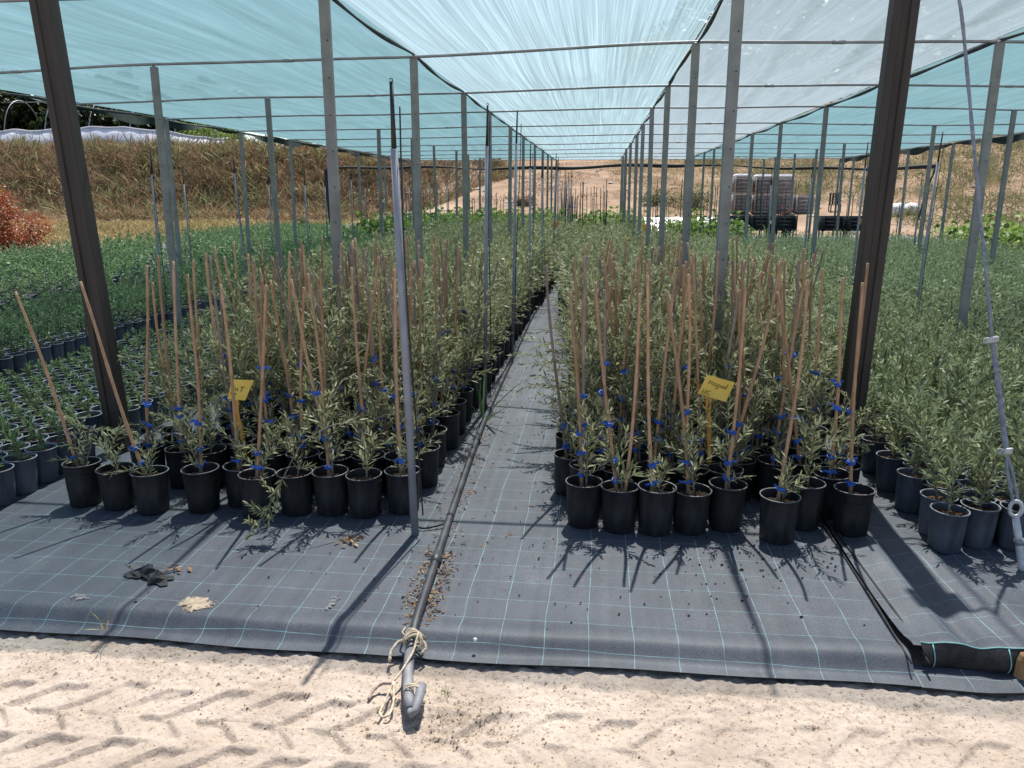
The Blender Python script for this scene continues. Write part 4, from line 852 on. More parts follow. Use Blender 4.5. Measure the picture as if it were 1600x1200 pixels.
# rope round the hose
root = empty('rope', (-.62, 2.42, 0)); O = np.array([-.62, 2.42, 0]); tag(root, 'frayed tan rope knotted round the hose end with a hanging loop', 'rope')
for k in range(4):
    a = np.linspace(0, 2*pi, 22); c = np.array([-.632, 2.50+.012*(k-1.5), .016]); P = np.stack([c[0]+(.030+.005*k % .009)*np.cos(a+k), c[1]+.012*np.sin(a*2+k), c[2]+.028*np.sin(a+k)], -1); g = G(); g.add(*tube(P-O, .0048, 6, False)); ob('coil', g.mesh('coil', [M_rope]), root)
def rope(P, r=.0042, n=30, nm='strand', mat=M_rope):
    P = np.array(P, float); t = np.linspace(0, len(P)-1, n); Q = np.stack([np.interp(t, range(len(P)), P[:, i]) for i in range(3)], -1)
    for _ in range(4): Q[1:-1] = (Q[:-2]+Q[1:-1]*2+Q[2:])/4
    g = G(); g.add(*tube(Q-O, r*(1+.12*np.sin(np.arange(n)*1.9)), 6)); return ob(nm, g.mesh(nm, [mat]), root)
rope([(-.614, 2.50, .044), (-.615, 2.42, .016), (-.638, 2.34, -.008), (-.655, 2.30, -.02)])
rope([(-.655, 2.30, -.022), (-.668, 2.22, -.048), (-.672, 2.17, -.052), (-.655, 2.148, -.052), (-.634, 2.165, -.05), (-.636, 2.22, -.046), (-.655, 2.30, -.022)], .0044, 44, 'loop')
rope([(-.650, 2.505, .014), (-.690, 2.495, .006), (-.708, 2.455, -.012), (-.704, 2.425, -.03)], .0060, 24)
rope([(-.655, 2.51, .014), (-.685, 2.535, .020), (-.682, 2.58, .012)], .0036, 20)
rope([(-.612, 2.50, .014), (-.590, 2.495, .010), (-.580, 2.475, -.002), (-.594, 2.455, -.010)], .0056, 20)
rope([(-.66, 2.30, -.03), (-.70, 2.305, -.034), (-.722, 2.275, -.044), (-.728, 2.24, -.056)], .0060, 20, 'frayed_strand', M_caneold)
# thin black tube from the riser foot to the hose
O = np.array([-.9, 3.6, 0]); root = empty('feed_tube', tuple(O)); tag(root, 'thin black tube looping from the riser foot to the hose', 'tube')
rope([(-.90, 3.60, .24), (-.905, 3.575, .12), (-.885, 3.52, .03), (-.82, 3.46, .012), (-.74, 3.50, .016), (-.705, 3.53, .022)], .0055, 40, 'tube', M_tubing)

# guy rope at the right edge: rope, clamps, eye and anchor rod
O = np.array([1.85, 3.38, 0]); root = empty('guy_rope', tuple(O)); tag(root, 'grey guy rope with pale clamps running down to an eyed anchor rod', 'guy rope')
rope([(1.58, 4.36, 2.80), (1.66, 4.2, 2.47), (1.715, 3.95, 1.72), (1.78, 3.7, .95)], .0085, 30, 'strand', M_guy)
rope([(1.78, 3.7, .95), (1.797, 3.6, .72), (1.81, 3.5, .49)], .0125, 20, 'doubled_strand', M_guy)
rope([(1.81, 3.5, .49), (1.812, 3.47, .40), (1.826, 3.41, .285)], .0075, 16, 'strand', M_guy); rope([(1.81, 3.5, .49), (1.836, 3.47, .40), (1.845, 3.41, .285)], .0075, 16, 'strand', M_guy)
for p in ((1.78, 3.7, .95), (1.81, 3.5, .49)):
    g = G(); a = np.linspace(0, 2*pi, 15)
    for k in range(3): g.add(*tube(np.stack([p[0]+.026*np.cos(a)-.006, p[1]+.020*np.sin(a), p[2]+.007*np.cos(a+1)+.008*(k-1)], -1)-O, .0065, 6, False))
    ob('rope_clamp', g.mesh('rope_clamp', [M_knot]), root)
a = np.linspace(0, 2*pi, 17); g = G(); g.add(*tube(np.stack([1.834+.026*np.cos(a), 3.40+.004*np.sin(a), .262+.034*np.sin(a)], -1)-O, .009, 7, False)); ob('eye', g.mesh('anchor_eye', [M_knot]), root)
g = G(); g.add(*tube(np.array([(1.838, 3.40, .232), (1.850, 3.375, .14), (1.868, 3.35, .03), (1.88, 3.33, -.05)])-O, [.014, .016, .0165, .0165], 9)); ob('anchor_rod', g.mesh('anchor_rod', [M_knot]), root)
g = G(); g.add(*tube(np.array([(1.852, 3.372, .135), (1.857, 3.366, .11)])-O, .0205, 9)); ob('collar', g.mesh('rod_collar', [M_wire]), root)

# thin stakes standing in the far beds
g = G(); g.add(*tube([(0, 0, 0), (.004, 0, .9), (0, .004, 1.75)], [.013, .012, .010], 6)); ME_stk = g.mesh('thin_stake', [M_tubing])
n = 0
for k in range(110):
    x = random.choice([random.uniform(-6, -1.2), random.uniform(-1.2, .3), random.uniform(1.5, 6.5), random.uniform(4, 9)]); y = random.uniform(21, 30.5)
    if not in_view(x, y, 1): continue
    o = ob('thin_stake', ME_stk, None, (x, y, 0), (random.uniform(-.02, .02), random.uniform(-.02, .02), random.uniform(0, 6)), (1, 1, random.uniform(.7, 1.15)))
    tag(o, 'slim dark stake standing among the far end beds', 'stake', 'slim dark stakes at the far end'); n += 1

# ------------------------------------------------------------------ things lying on the cloth
def patch(name, x, y, rx, ry, mat, lab, cat, seed, h=.004, rot=0):
    n = 34; a = np.arange(n)*2*pi/n; rr = 1+.28*(vnoise(np.cos(a)*1.7+seed, np.sin(a)*1.7+seed)-.5)*2
    V = [(0, 0, h)]; 
    for k, f in enumerate((.35, .7, 1.0)):
        for i in range(n): V.append((rx*rr[i]*f*cos(a[i]), ry*rr[i]*f*sin(a[i]), h*(1-f**3)+.0012*random.random()+(.0 if k == 2 else .001)))
    T = [(0, 1+i, 1+(i+1) % n) for i in range(n)]; Q = [(1+k*n+i, 1+(k+1)*n+i, 1+(k+1)*n+(i+1) % n, 1+k*n+(i+1) % n) for k in range(2) for i in range(n)]
    g = G(); g.add(np.array(V), [np.array(T), np.array(Q)], 0, np.concatenate([[.6], np.full(n, .5), np.full(n, .36), np.full(n, .10)])); zc = float(cloth_z(np.array(x), np.array(y), False)[0])
    tag(ob(name, g.mesh(name, [mat]), None, (x, y, zc+.003), (0, 0, rot)), lab, cat)
M_spill = pmat('spilled_sand', (.30, .235, .16), (.50, .40, .29), 30, .95, None, .5, 90, .1)
M_spill2 = pmat('pale_dust', (.13, .13, .135), (.22, .215, .21), 40, .95, None, .3, 90, .1)
def crumble(src, lo):
    m = src.copy(); MATS[m.name] = m; N, L = m.node_tree.nodes, m.node_tree.links
    out = [n for n in N if n.type == 'OUTPUT_MATERIAL'][0]; sh = out.inputs[0].links[0].from_socket
    tc = N.new('ShaderNodeTexCoord'); n = _noise(N, L, tc.outputs['Object'], 75, 4, .7); at = N.new('ShaderNodeAttribute'); at.attribute_name = 'lv'
    ad = N.new('ShaderNodeMath'); ad.operation = 'MULTIPLY_ADD'; ad.inputs[1].default_value = 2.0; L.new(n.outputs[0], ad.inputs[0]); L.new(at.outputs['Fac'], ad.inputs[2])
    gt = N.new('ShaderNodeMath'); gt.operation = 'GREATER_THAN'; gt.inputs[1].default_value = lo; L.new(ad.outputs[0], gt.inputs[0])
    tr = N.new('ShaderNodeBsdfTransparent'); mx = N.new('ShaderNodeMixShader'); L.new(gt.outputs[0], mx.inputs[0]); L.new(tr.outputs[0], mx.inputs[1]); L.new(sh, mx.inputs[2]); L.new(mx.outputs[0], out.inputs[0]); return m
M_spillc = crumble(M_spill, 1.30); M_dustc = crumble(M_spill2, 1.42)
patch('sand_spill', -1.55, 2.665, .085, .060, M_spillc, 'round patch of spilled sand lying on the ground cloth', 'sand', 2.0)
patch('dust_smear', -2.05, 2.67, .048, .042, M_dustc, 'small pale dust smear on the cloth near the photo edge', 'dust', 4.0, .002)
patch('dust_smear', -1.025, 2.745, .024, .075, M_dustc, 'narrow pale strip of dust on the cloth between sand patch and hose', 'dust', 6.0, .002, -.12)
# crumpled black plastic with a dry leaf and a long dead stalk
r_ = np.random.default_rng(9); root = empty('plastic_scrap', (-1.87, 2.87, 0)); tag(root, 'crumpled scrap of black plastic lying on the ground cloth', 'plastic scrap')
u, v = np.meshgrid(np.linspace(0, 1, 26), np.linspace(0, 1, 12)); X = (u-.5)*.20+.02*np.sin(v*9+u*6); Y = (v-.5)*.075+.03*np.sin(u*5)+.01*np.sin(u*23); Z = .006+.062*fbm(u*6, v*5, 4)*np.sin(np.clip(u, 0, 1)*pi)*np.sin(v*pi*.95+.1)
g = G(); Vq, Fq = grid(X, Y, Z); g.add(Vq, Fq, smooth=False); ob('sheet', g.mesh('plastic_sheet', [M_fabric]), root)
def dead(root_loc, lab, n, s, nm='dead_leaves'):
    r = np.random.default_rng(int(abs(root_loc[0])*1000)); P = np.stack([r.normal(size=n)*s*.5, r.normal(size=n)*s*.35, r.uniform(.002, s*.35, n)], -1); D = r.normal(size=(n, 3))*[1, 1, .5]
    q = leaf_geo(P, D, r.uniform(.5, 1, n)*s, r.uniform(.2, .4, n)*s, 0, bend=.5, r=r); g = G(); g.add(q[0], q[1], 0, q[2]); tag(ob(nm, g.mesh(nm, [M_litter]), None, root_loc), lab, 'dead leaves')
dead((-1.79, 2.955, .003), 'upright curled dead leaf beside the crumpled plastic', 9, .045, 'dead_leaf')
dead((-1.12, 3.30, .003), 'small heap of brown dead leaves on the cloth before the front row', 26, .040)
g = G(); g.add(*tube([(-2.05, 2.98, .004), (-1.97, 2.93, .010), (-1.93, 2.90, .005)], .0014, 4)); g.add(*tube([(-2.0, 2.99, .004), (-1.90, 2.975, .016), (-1.82, 2.955, .006)], .0013, 4)); tag(ob('dead_stalk', g.mesh('dead_stalk', [M_wood])), 'thin dead stalk lying beside the crumpled black plastic', 'stalk')
g = G(); Vp, Fp = lathe([(.0005, -.007), (.006, -.004), (.008, 0), (.006, .005), (.0005, .008)], 8); g.add(Vp, Fp); tag(ob('pebble', g.mesh('pebble', [M_foam]), None, (-.41, 2.53, .012)), 'single white pebble on the edge of the ground cloth', 'pebble')
# litter along the hose and crumbs of soil: nobody could count them
r_ = np.random.default_rng(21); n = 620; yy_ = np.concatenate([r_.uniform(2.6, 3.25, 330), r_.uniform(3.25, 8, 290)]); xx_ = np.interp(yy_, yy, hx)+np.where(r_.random(n) < .62, 1, -1)*(.02+np.abs(r_.normal(size=n))*.035)
P = np.stack([xx_, yy_, r_.uniform(.003, .012, n)], -1); q = leaf_geo(P, r_.normal(size=(n, 3))*[1, 1, .25], r_.uniform(.010, .028, n), r_.uniform(.005, .011, n), 0, bend=.6, r=r_)
g = G(); g.add(q[0], q[1], 0, q[2])
n = 150; P = np.stack([r_.uniform(-.75, -.15, n), r_.uniform(3.3, 8, n), np.full(n, .006)], -1); q = leaf_geo(P, r_.normal(size=(n, 3))*[1, 1, .15], r_.uniform(.012, .035, n), r_.uniform(.006, .013, n), 0, bend=.5, r=r_); g.add(q[0], q[1], 0, q[2])
tag(ob('leaf_litter', g.mesh('leaf_litter', [M_litter])), 'brown leaf litter gathered along the hose and path', 'leaf litter', kind='stuff')
g = G()
for k in range(420):
    f = random.random()
    if f < .45: x, y = random.gauss(.85, .28), random.gauss(3.35, .16)
    elif f < .75: x, y = random.gauss(-.3, .9), random.uniform(2.6, 3.6)
    else: x, y = random.uniform(-.75, -.1), random.uniform(3, 7)
    if y < 2.55 or x > 1.1: continue
    s = random.uniform(.002, .0085)*(1.4 if random.random() < .1 else .8); v = np.array([(1, 0, 0), (-.6, .8, 0), (-.5, -.9, 0), (.1, .1, .9), (.6, .6, .5)])*s
    g.add(v+[x, y, .004], np.array([(0, 4, 3), (0, 1, 4), (1, 2, 3), (2, 0, 3), (1, 3, 4)]), 0, smooth=False)
tag(ob('soil_crumbs', g.mesh('soil_crumbs', [M_clod])), 'dark crumbs of potting soil scattered on the ground cloth', 'soil', kind='stuff')
g = G(); r_ = np.random.default_rng(31)   # clods and grit of the sand
for k in range(3600):
    x = r_.uniform(-2.2, 1.5); y = 2.45-abs(r_.normal())*(.22 if k < 2600 else .5)
    if r_.random() < .22: x, y = r_.normal(-.45, .16), r_.normal(2.17, .075)
    if y < 1.5 or y > 2.468: continue
    s = r_.uniform(.0016, .0065)*(1.8 if r_.random() < .05 else 1); v = np.array([(1, 0, 0), (-.6, .8, 0), (-.5, -.9, 0), (.1, .1, .8), (.6, .5, .45)])*s*r_.uniform(.7, 1.3, (5, 1))
    z = float(H(x, y)+near_relief(np.array(x), np.array(y))); g.add(v+[x, y, z-.001], np.array([(0, 4, 3), (0, 1, 4), (1, 2, 3), (2, 0, 3), (1, 3, 4)]), 0, smooth=False)
tag(ob('grit', g.mesh('grit', [M_spill])), 'loose grit and clods of sand in front of the ground cloth', 'grit', kind='stuff')
# small weeds at the cloth edge
def weed(x, y, n, h, lab, mat, seed):
    r = np.random.default_rng(seed); z = float(H(x, y)+near_relief(np.array(x), np.array(y))) if y < 2.4 else 0
    P = np.zeros((n, 3))+r.normal(size=(n, 3))*[.008, .008, 0]; D = r.normal(size=(n, 3))*[.45, .45, .1]+[0, 0, 1]; q = leaf_geo(P, D, r.uniform(.5, 1, n)*h, r.uniform(.025, .05, n)*h, 0, bend=.6, r=r); g = G(); g.add(q[0], q[1], 0, q[2])
    tag(ob('weed', g.mesh('weed', [mat]), None, (x, y, z)), lab, 'weed')
weed(-.47, 2.30, 14, .05, 'tiny green weed beside the folded hose end', M_seed, 1)
weed(-1.80, 2.45, 6, .10, 'wiry dry grass sprig at the edge of the cloth', M_drygold, 2)
weed(-1.15, 1.72, 10, .10, 'small yellow-green grass sprig in the tyre prints', M_seed, 3)
weed(-.775, 5.3, 7, .46, 'long grass blades growing beside the hose along the path', M_green, 4)

# ------------------------------------------------------------------ the bank, the slopes and what stands on them
def tuft_mass(name, pts, mat, lab, cat, hmin, hmax, nbl, seed, wid=.03, spreadr=.12, up=.9):
    r = np.random.default_rng(seed); g = G(); P, D, L, Wd = [], [], [], []
    for x, y in pts:
        z = float(H(x, y)); h = r.uniform(hmin, hmax); n = nbl; b = np.stack([r.normal(size=n)*spreadr, r.normal(size=n)*spreadr, r.uniform(-.05, .35*h, n)], -1)+[x, y, z]
        P.append(b); D.append(r.normal(size=(n, 3))*[.6, .6, .25]+[0, 0, up]); L.append(h*r.uniform(.35, .8, n)); Wd.append(r.uniform(.6, 1.4, n)*wid)
    q = leaf_geo(np.concatenate(P), np.concatenate(D), np.concatenate(L), np.concatenate(Wd), 1, bend=.3, r=r)
    g.add(q[0], q[1], 0, np.clip(q[2]*.6+.4*np.repeat(r.random(len(pts)), nbl*4), 0, 1)); tag(ob(name, g.mesh(name, [mat])), lab, cat, kind='stuff')
r_ = np.random.default_rng(51)
def scatter(n, x0, x1, y0, y1, cond): 
    out = []
    while len(out) < n:
        x, y = r_.uniform(x0, x1), r_.uniform(y0, y1)
        if cond(x, y): out.append((x, y))
    return out
onbank = lambda x, y: -.8 < y-float(bank_foot(x)) < 9 and x < -7.5 and in_view(x, y, float(H(x, y))+.5, 60)
tuft_mass('dry_scrub', scatter(2900, -46, -7, 41, 70, onbank), M_dry, 'dense brown dry scrub covering the bank', 'scrub', .45, 1.2, 30, 1, .030, .26, .7)
tuft_mass('bank_brush', scatter(420, -46, -7, 42, 70, onbank), M_scrub, 'dull green brush growing among the dry scrub of the bank', 'scrub', .8, 1.9, 26, 12, .07, .42, .5)
tuft_mass('pale_dead_brush', scatter(520, -46, -7, 42, 70, onbank), M_litter, 'pale dead brush standing among the scrub of the bank', 'scrub', .8, 1.7, 26, 13, .04, .40, .6)
tuft_mass('golden_grass', scatter(1500, -46, -7, 41, 72, onbank), M_drygold, 'tufts of golden grass among the brown scrub of the bank', 'grass', .4, .9, 16, 2, .03, .16, 1.1)
tuft_mass('foot_weeds', scatter(2600, -36, -10, 24, 43.5, lambda x, y: x < -12.9 and in_view(x, y, .2)), M_drygold, 'low yellowish weeds on the flat ground below the bank', 'weeds', .12, .42, 14, 3, .05, .28, .7)
tuft_mass('low_scrub', scatter(1500, 9.5, 60, 34, 110, lambda x, y: in_view(x, y, float(H(x, y)), 60) and (y > 45 or x > 14)), M_scrub, 'olive green scrub over the dry slope behind the grey pots', 'scrub', .4, 1.3, 44, 4, .040, .42, .5)
tuft_mass('slope_grass', scatter(2000, -4, 55, 41, 100, lambda x, y: in_view(x, y, float(H(x, y)), 60) and x > 3+(-2 if y > 60 else 0) and not (6 < x < 17 and y < 47)), M_drygold, 'dry golden grass on the far slope', 'grass', .2, .7, 24, 5, .030, .32, .8)
tuft_mass('dirt_slope_tufts', scatter(900, -14, 12, 40, 85, lambda x, y: in_view(x, y, float(H(x, y)), 40) and fbm(np.array(x*.22), np.array(y*.16))+.0 > .50 and not (6 < x < 17 and y < 47)), M_dry, 'low dry tufts dotted over the bare dirt slope', 'grass', .12, .45, 12, 6, .05, .3, .7)
g = G(); ico = np.array([(1, 0, 0), (-1, 0, 0), (0, 1, 0), (0, -1, 0), (0, 0, .8), (0, 0, -.5)]); icf = np.array([(0, 2, 4), (2, 1, 4), (1, 3, 4), (3, 0, 4), (2, 0, 5), (1, 2, 5), (3, 1, 5), (0, 3, 5)])
for x, y in scatter(520, -12, 22, 34, 75, lambda x, y: in_view(x, y, float(H(x, y)), 40)):
    sz = .05+.22*random.random()**4; g.add(ico*sz*np.array([random.uniform(.7, 1.5), random.uniform(.7, 1.3), random.uniform(.5, 1)])+[x, y, float(H(x, y))+sz*.15], icf, 0, smooth=False)
tag(ob('loose_stones', g.mesh('loose_stones', [M_palletw])), 'loose stones and clods on the bare dirt slope', 'stones', kind='stuff')
def bush(loc, rx, h, mat, n, lab, seed, nm='shrub', L=.12, wd=.05, trunkr=.03, group=None):
    r = np.random.default_rng(seed); root = empty(nm, loc); tag(root, lab, 'shrub' if nm != 'tree' else 'tree', group); tk = G(); fo = G()
    trunk = 0 if nm != 'tree' else h*.3; tips = []
    if nm == 'tree': tk.add(*tube([(0, 0, -.2), (.05, 0, h*.25), (.0, .05, h*.55)], [trunkr*2, trunkr*1.4, trunkr*.7], 8))
    for i in range(11 if nm == 'tree' else 9):
        a = r.uniform(0, 6.28); e = rx*r.uniform(.3, .85); tp = np.array([e*cos(a), e*sin(a), trunk+(h-trunk)*r.uniform(.4, .9)]); b = np.array([0, 0, trunk*r.uniform(.6, 1.3)]); m = (b+tp)/2+r.normal(size=3)*.08*rx
        tk.add(*tube(np.array([b, m, tp]), [trunkr*.6, trunkr*.4, trunkr*.15], 5)); tips.append(tp)
    tips = np.array(tips); cs = np.concatenate([tips, tips*[.6, .6, .9]]+([] if nm == 'tree' else [tips*[.85, .85, .45], tips*[.45, .45, .3]])); cr = r.uniform(.18, .40, len(cs))*rx
    k = r.integers(0, len(cs), n); d = unit(r.normal(size=(n, 3))); P = cs[k]+d*(cr[k]*r.random(n)**.4)[:, None]*[1, 1, .8]; P[:, 2] = np.maximum(P[:, 2], .03)
    q = leaf_geo(P, d+r.normal(size=(n, 3))*.6, r.uniform(.6, 1.3, n)*L, r.uniform(.7, 1.3, n)*wd, 1, bend=.4, r=r); fo.add(q[0], q[1], 0, np.clip(q[2]*.7+.3*np.repeat(r.random(len(cs))[k], 4), 0, 1))
    ob('trunk' if nm == 'tree' else 'stems', tk.mesh('limbs', [M_trunk]), root); ob('crown' if nm == 'tree' else 'foliage', fo.mesh('crown', [mat]), root); return root
bush((-15.85, 19.9, -.06), 1.35, 1.85, M_red, 9000, 'rust red shrub at the edge of the green beds below the bank', 7, L=.085, wd=.035)
bush((-13.9, 36.5, -.05), .45, .7, M_scrub, 700, 'small dark bush on the flat below the bank', 8, L=.1, wd=.05)
for k, (x, y, rx, h, lab) in enumerate(((-41, 62, 4.2, 6.5, 'dark leafy tree behind the plastic tunnel at the photo edge'), (-34.5, 64, 3.6, 5.4, 'dark round tree behind the middle of the plastic tunnel'), (-29.5, 63, 3.4, 5.2, 'broad dark tree beside the yellowish one above the bank'), (-45, 58, 3.6, 6.5, 'outermost dark tree above the blue sheet'), (-22.5, 66, 3.2, 4.6, 'dark tree above the crest where the net dips'))):
    bush((x, y, float(H(x, y))), rx, h, M_tree, 8500, lab, 20+k, 'tree', .46, .26, .12, 'trees on top of the bank')
for k, (x, y, rx, h, lab) in enumerate(((-46, 58.5, 3.0, 4.6, 'dark hedge bush behind the tunnel at the photo edge'), (-42, 59, 3.2, 4.6, 'dark hedge bush behind the blue tarpaulin'), (-38, 59.5, 3.2, 4.4, 'dark hedge bush behind the tunnel hoops'), (-34, 59.5, 3.2, 4.0, 'dark hedge bush behind the middle of the tunnel'), (-30.5, 60, 3.0, 3.6, 'dark hedge bush behind the yellow-green bushes'))):
    bush((x, y, float(H(x, y))-.4), rx, h, M_tree, 9000, lab, 90+k, 'shrub', .42, .26, .06, 'dark hedge behind the tunnel')
for k, (x, y, rx, h, lab) in enumerate(((-29.0, 56.5, 1.9, 2.6, 'yellow-green bush above the plastic tunnel'), (-26.2, 56, 1.5, 2.0, 'bright bush at the end of the plastic tunnel'), (-21, 55.5, 1.2, 1.2, 'dark bush on the crest of the bank'), (-17.2, 54, 1.3, 1.5, 'greenish bush on the bank beside the hanging curtain end'))):
    bush((x, y, float(H(x, y))), rx, h, M_crop if k < 2 else M_scrub, 2400, lab, 40+k, 'shrub', .2, .1, .05, 'bushes along the crest of the bank')
# low plastic tunnel with bare hoops
root = empty('plastic_tunnel', (-32, 53, 4.8)); tag(root, 'low tunnel of milky plastic film with bare hoops on top of the bank', 'tunnel'); O = np.array([-32, 53, 4.8])
xx = np.linspace(-46, -25.0, 90); zb = H(xx, np.full(90, 52.6)); 
lev = np.linspace(0, 1, 10); X, Lv = np.meshgrid(xx, lev); zt = 1.7+.10*np.sin(xx*.5)+.03*np.sin(xx*2.3)-.65*sstep(-31, -25, xx)
Y = 52.0+.9*Lv**2+.03*np.sin(X*2.1)*Lv+.02*np.sin(X*5); Z = zb[None]-.15+zt[None]*Lv
g = G(); V, F = grid(X-O[0], Y-O[1], Z-O[2]); g.add(V, F); g.add(V+[0, .01, 0], F[:, ::-1]); ob('film', g.mesh('tunnel_film', [M_film]), root)
g = G(); g.add(*tube(np.stack([xx, np.full(90, 52.9)+.03*np.sin(xx*2.1), zb-.13+zt+.03], -1)-O, .07, 6)); ob('rolled_rim', g.mesh('rolled_rim', [M_film]), root)
for k, x in enumerate(np.arange(-44.5, -25, 3.1)):
    a = np.linspace(0, pi, 16); zc = float(H(x, 55)); P = np.stack([x+.25*np.cos(a)*0+.12*k % .2+0*a, 55-2.1*np.cos(a)*1.0, zc+3.7*np.sin(a)**.8], -1); g = G(); g.add(*tube(P-O, .03, 6)); ob('hoop', g.mesh('tunnel_hoop', [M_wire]), root)
g = G(); g.add(*tube(np.array([(-44.5, 55, float(H(-44.5, 55))+3.6), (-30, 55, float(H(-30, 55))+3.6)])-O, .035, 6)); ob('ridge_bar', g.mesh('ridge_bar', [M_wire]), root)
g = G(); u, v = np.meshgrid(np.linspace(-1, 1, 14), np.linspace(-1, 1, 8)); V, F = grid(u*1.1, v*.7, 1.25-.45*np.abs(u)-.3*v*v+.06*np.sin(u*7)); g.add(V, F); Vb = V.copy(); Vb[:, 2] = np.minimum(Vb[:, 2]-.4, .2); g.add(Vb, F[:, ::-1])
nx_, ny_ = 14, 8; edge = list(range(14))+[14*j+13 for j in range(1, 8)]+[14*7+j for j in range(12, -1, -1)]+[14*j for j in range(6, 0, -1)]; ne = len(edge); VV = np.concatenate([V[edge], Vb[edge]]); g.add(VV, np.array([(i, (i+1) % ne, ne+(i+1) % ne, ne+i) for i in range(ne)]))
tag(ob('blue_tarpaulin', g.mesh('blue_tarpaulin', [M_blue]), None, (-40.5, 56.5, float(H(-40.5, 56.5))+.45)), 'bright blue tarpaulin heap behind the plastic tunnel', 'tarpaulin')
# pallet stacks
g = G(); 
for y in (-.42, 0, .42): g.add(*box(.95, .10, .09, (0, y, .045)))
for x in np.linspace(-.42, .42, 6): g.add(*box(.10, .98, .022, (x, 0, .102)))
ME_pal = g.mesh('pallet', [M_palletw])
def crate_geo(sx, sy, sz, ribs=5):
    g = G(); t = .03; g.add(*box(sx, t, sz, (0, -sy/2, sz/2))); g.add(*box(sx, t, sz, (0, sy/2, sz/2))); g.add(*box(t, sy-t, sz, (-sx/2+t/2, 0, sz/2))); g.add(*box(t, sy-t, sz, (sx/2-t/2, 0, sz/2))); g.add(*box(sx-2*t, sy-t, t, (0, 0, t/2)))
    for k in range(ribs): g.add(*box(.03, .02, sz*.9, (-sx/2+sx*(k+.5)/ribs, -sy/2-.025, sz/2)))
    g.add(*box(sx+.04, .05, .05, (0, -sy/2-.012, sz-.02)))
    for k in range(4): g.add(*box(sx+.01, .018, sz*.17, (0, -sy/2-.045, sz*(.12+.24*k))), 0)
    for sg in (-1, 1): g.add(*box(.07, .03, sz+.02, (sg*(sx/2-.03), -sy/2-.065, sz/2)), 1)
    return g
g = crate_geo(.92, .9, .78); ME_cr = g.mesh('big_crate', [M_crate, M_palletw])
stackn = 0
for i, (x, n) in enumerate(((7.55, 2), (8.62, 2), (9.70, 2), (10.75, 1))):
    z = float(H(x, 44.3))+.03
    for k in range(n):
        nm = ['nearest the brick-red machine track', 'second along', 'third along', 'at the outer end'][i]
        o = ob('pallet', ME_pal, None, (x, 44.3, z), (0, 0, random.uniform(-.05, .05))); tag(o, f'grey wooden pallet under the {"upper" if k else "lower"} dark crate, {ordw(i)} stack from the path', 'pallet', 'grey pallets under the crates'); z += .115
        o = ob('crate', ME_cr, None, (x+random.uniform(-.03, .03), 44.3, z), (0, 0, random.uniform(-.04, .04))); tag(o, f'dark grey {"upper" if k else "lower"} pallet crate of the {ordw(i)} stack from the path', 'crate', 'dark pallet crates on the slope'); z += .80
    if n == 2:
        g = G(); g.add(*box(.85, .8, .11, (0, 0, .055), .02)); g.add(*box(.75, .7, .04, (.03, 0, .13), .01)); tag(ob('tray', g.mesh('white_tray', [M_foam]), None, (x, 44.3, z)), f'white tray stack on top of the {ordw(i)} crate stack from the path', 'tray', 'white trays on the crates')
# red machine: a small cultivator with handles and wheels
mx, my = 5.75, 26.8; root = empty('red_machine', (mx, my, 0)); tag(root, 'small red cultivator machine behind the black bins', 'machine')
g = G(); g.add(*box(.42, .5, .26, (0, 0, .62), .04)); g.add(*box(.26, .3, .16, (.02, .0, .82), .04)); ob('engine', g.mesh('engine', [M_redpaint]), root)
for s in (-1, 1):
    g = G(); Vw, Fw = lathe([(.03, -.05), (.20, -.06), (.25, -.03), (.25, .03), (.20, .06), (.03, .05)], 16); g.add(Vw[:, [2, 0, 1]]+[s*.26, 0, .25], Fw); ob('wheel', g.mesh('wheel', [M_tyre]), root)
    g = G(); g.add(*tube([(s*.14, -.1, .7), (s*.18, -.5, .95), (s*.26, -.85, 1.06), (s*.26, -1.0, 1.06)], .02, 6)); ob('handle', g.mesh('handle', [M_redpaint]), root)
g = G(); g.add(*box(.5, .08, .10, (0, 0, .42), .02)); g.add(*box(.1, .1, .3, (0, 0, .4), .02)); ob('axle_frame', g.mesh('axle', [M_redpaint]), root)
g = G(); a = np.linspace(0, 6.28, 18); g.add(*tube(np.stack([.12*np.cos(a)+.1, -.18+0*a, 1.02+.10*np.sin(a)], -1), .018, 6, False)); ob('belt_guard', g.mesh('belt_guard', [M_redpaint]), root)
g = crate_geo(.62, .45, .42, 4); ME_bin = g.mesh('bin', [M_blackbin, M_blackbin])
for i, x in enumerate((4.05, 4.72, 5.05+.36, 6.75, 7.45)):
    r = empty('black_bin', (x, 24.3, 0)); tag(r, f'black plastic bin on its stand, {ordw(i)} from the central path side', 'bin', 'black bins behind the grey-green bed')
    ob('tub', ME_bin, r, (0, 0, .50))
    for sx in (-.26, .26):
        for sy in (-.18, .18):
            g = G(); g.add(*box(.04, .04, .50, (sx, sy, .25))); ob('leg', g.mesh('bin_leg', [M_palletw]), r)
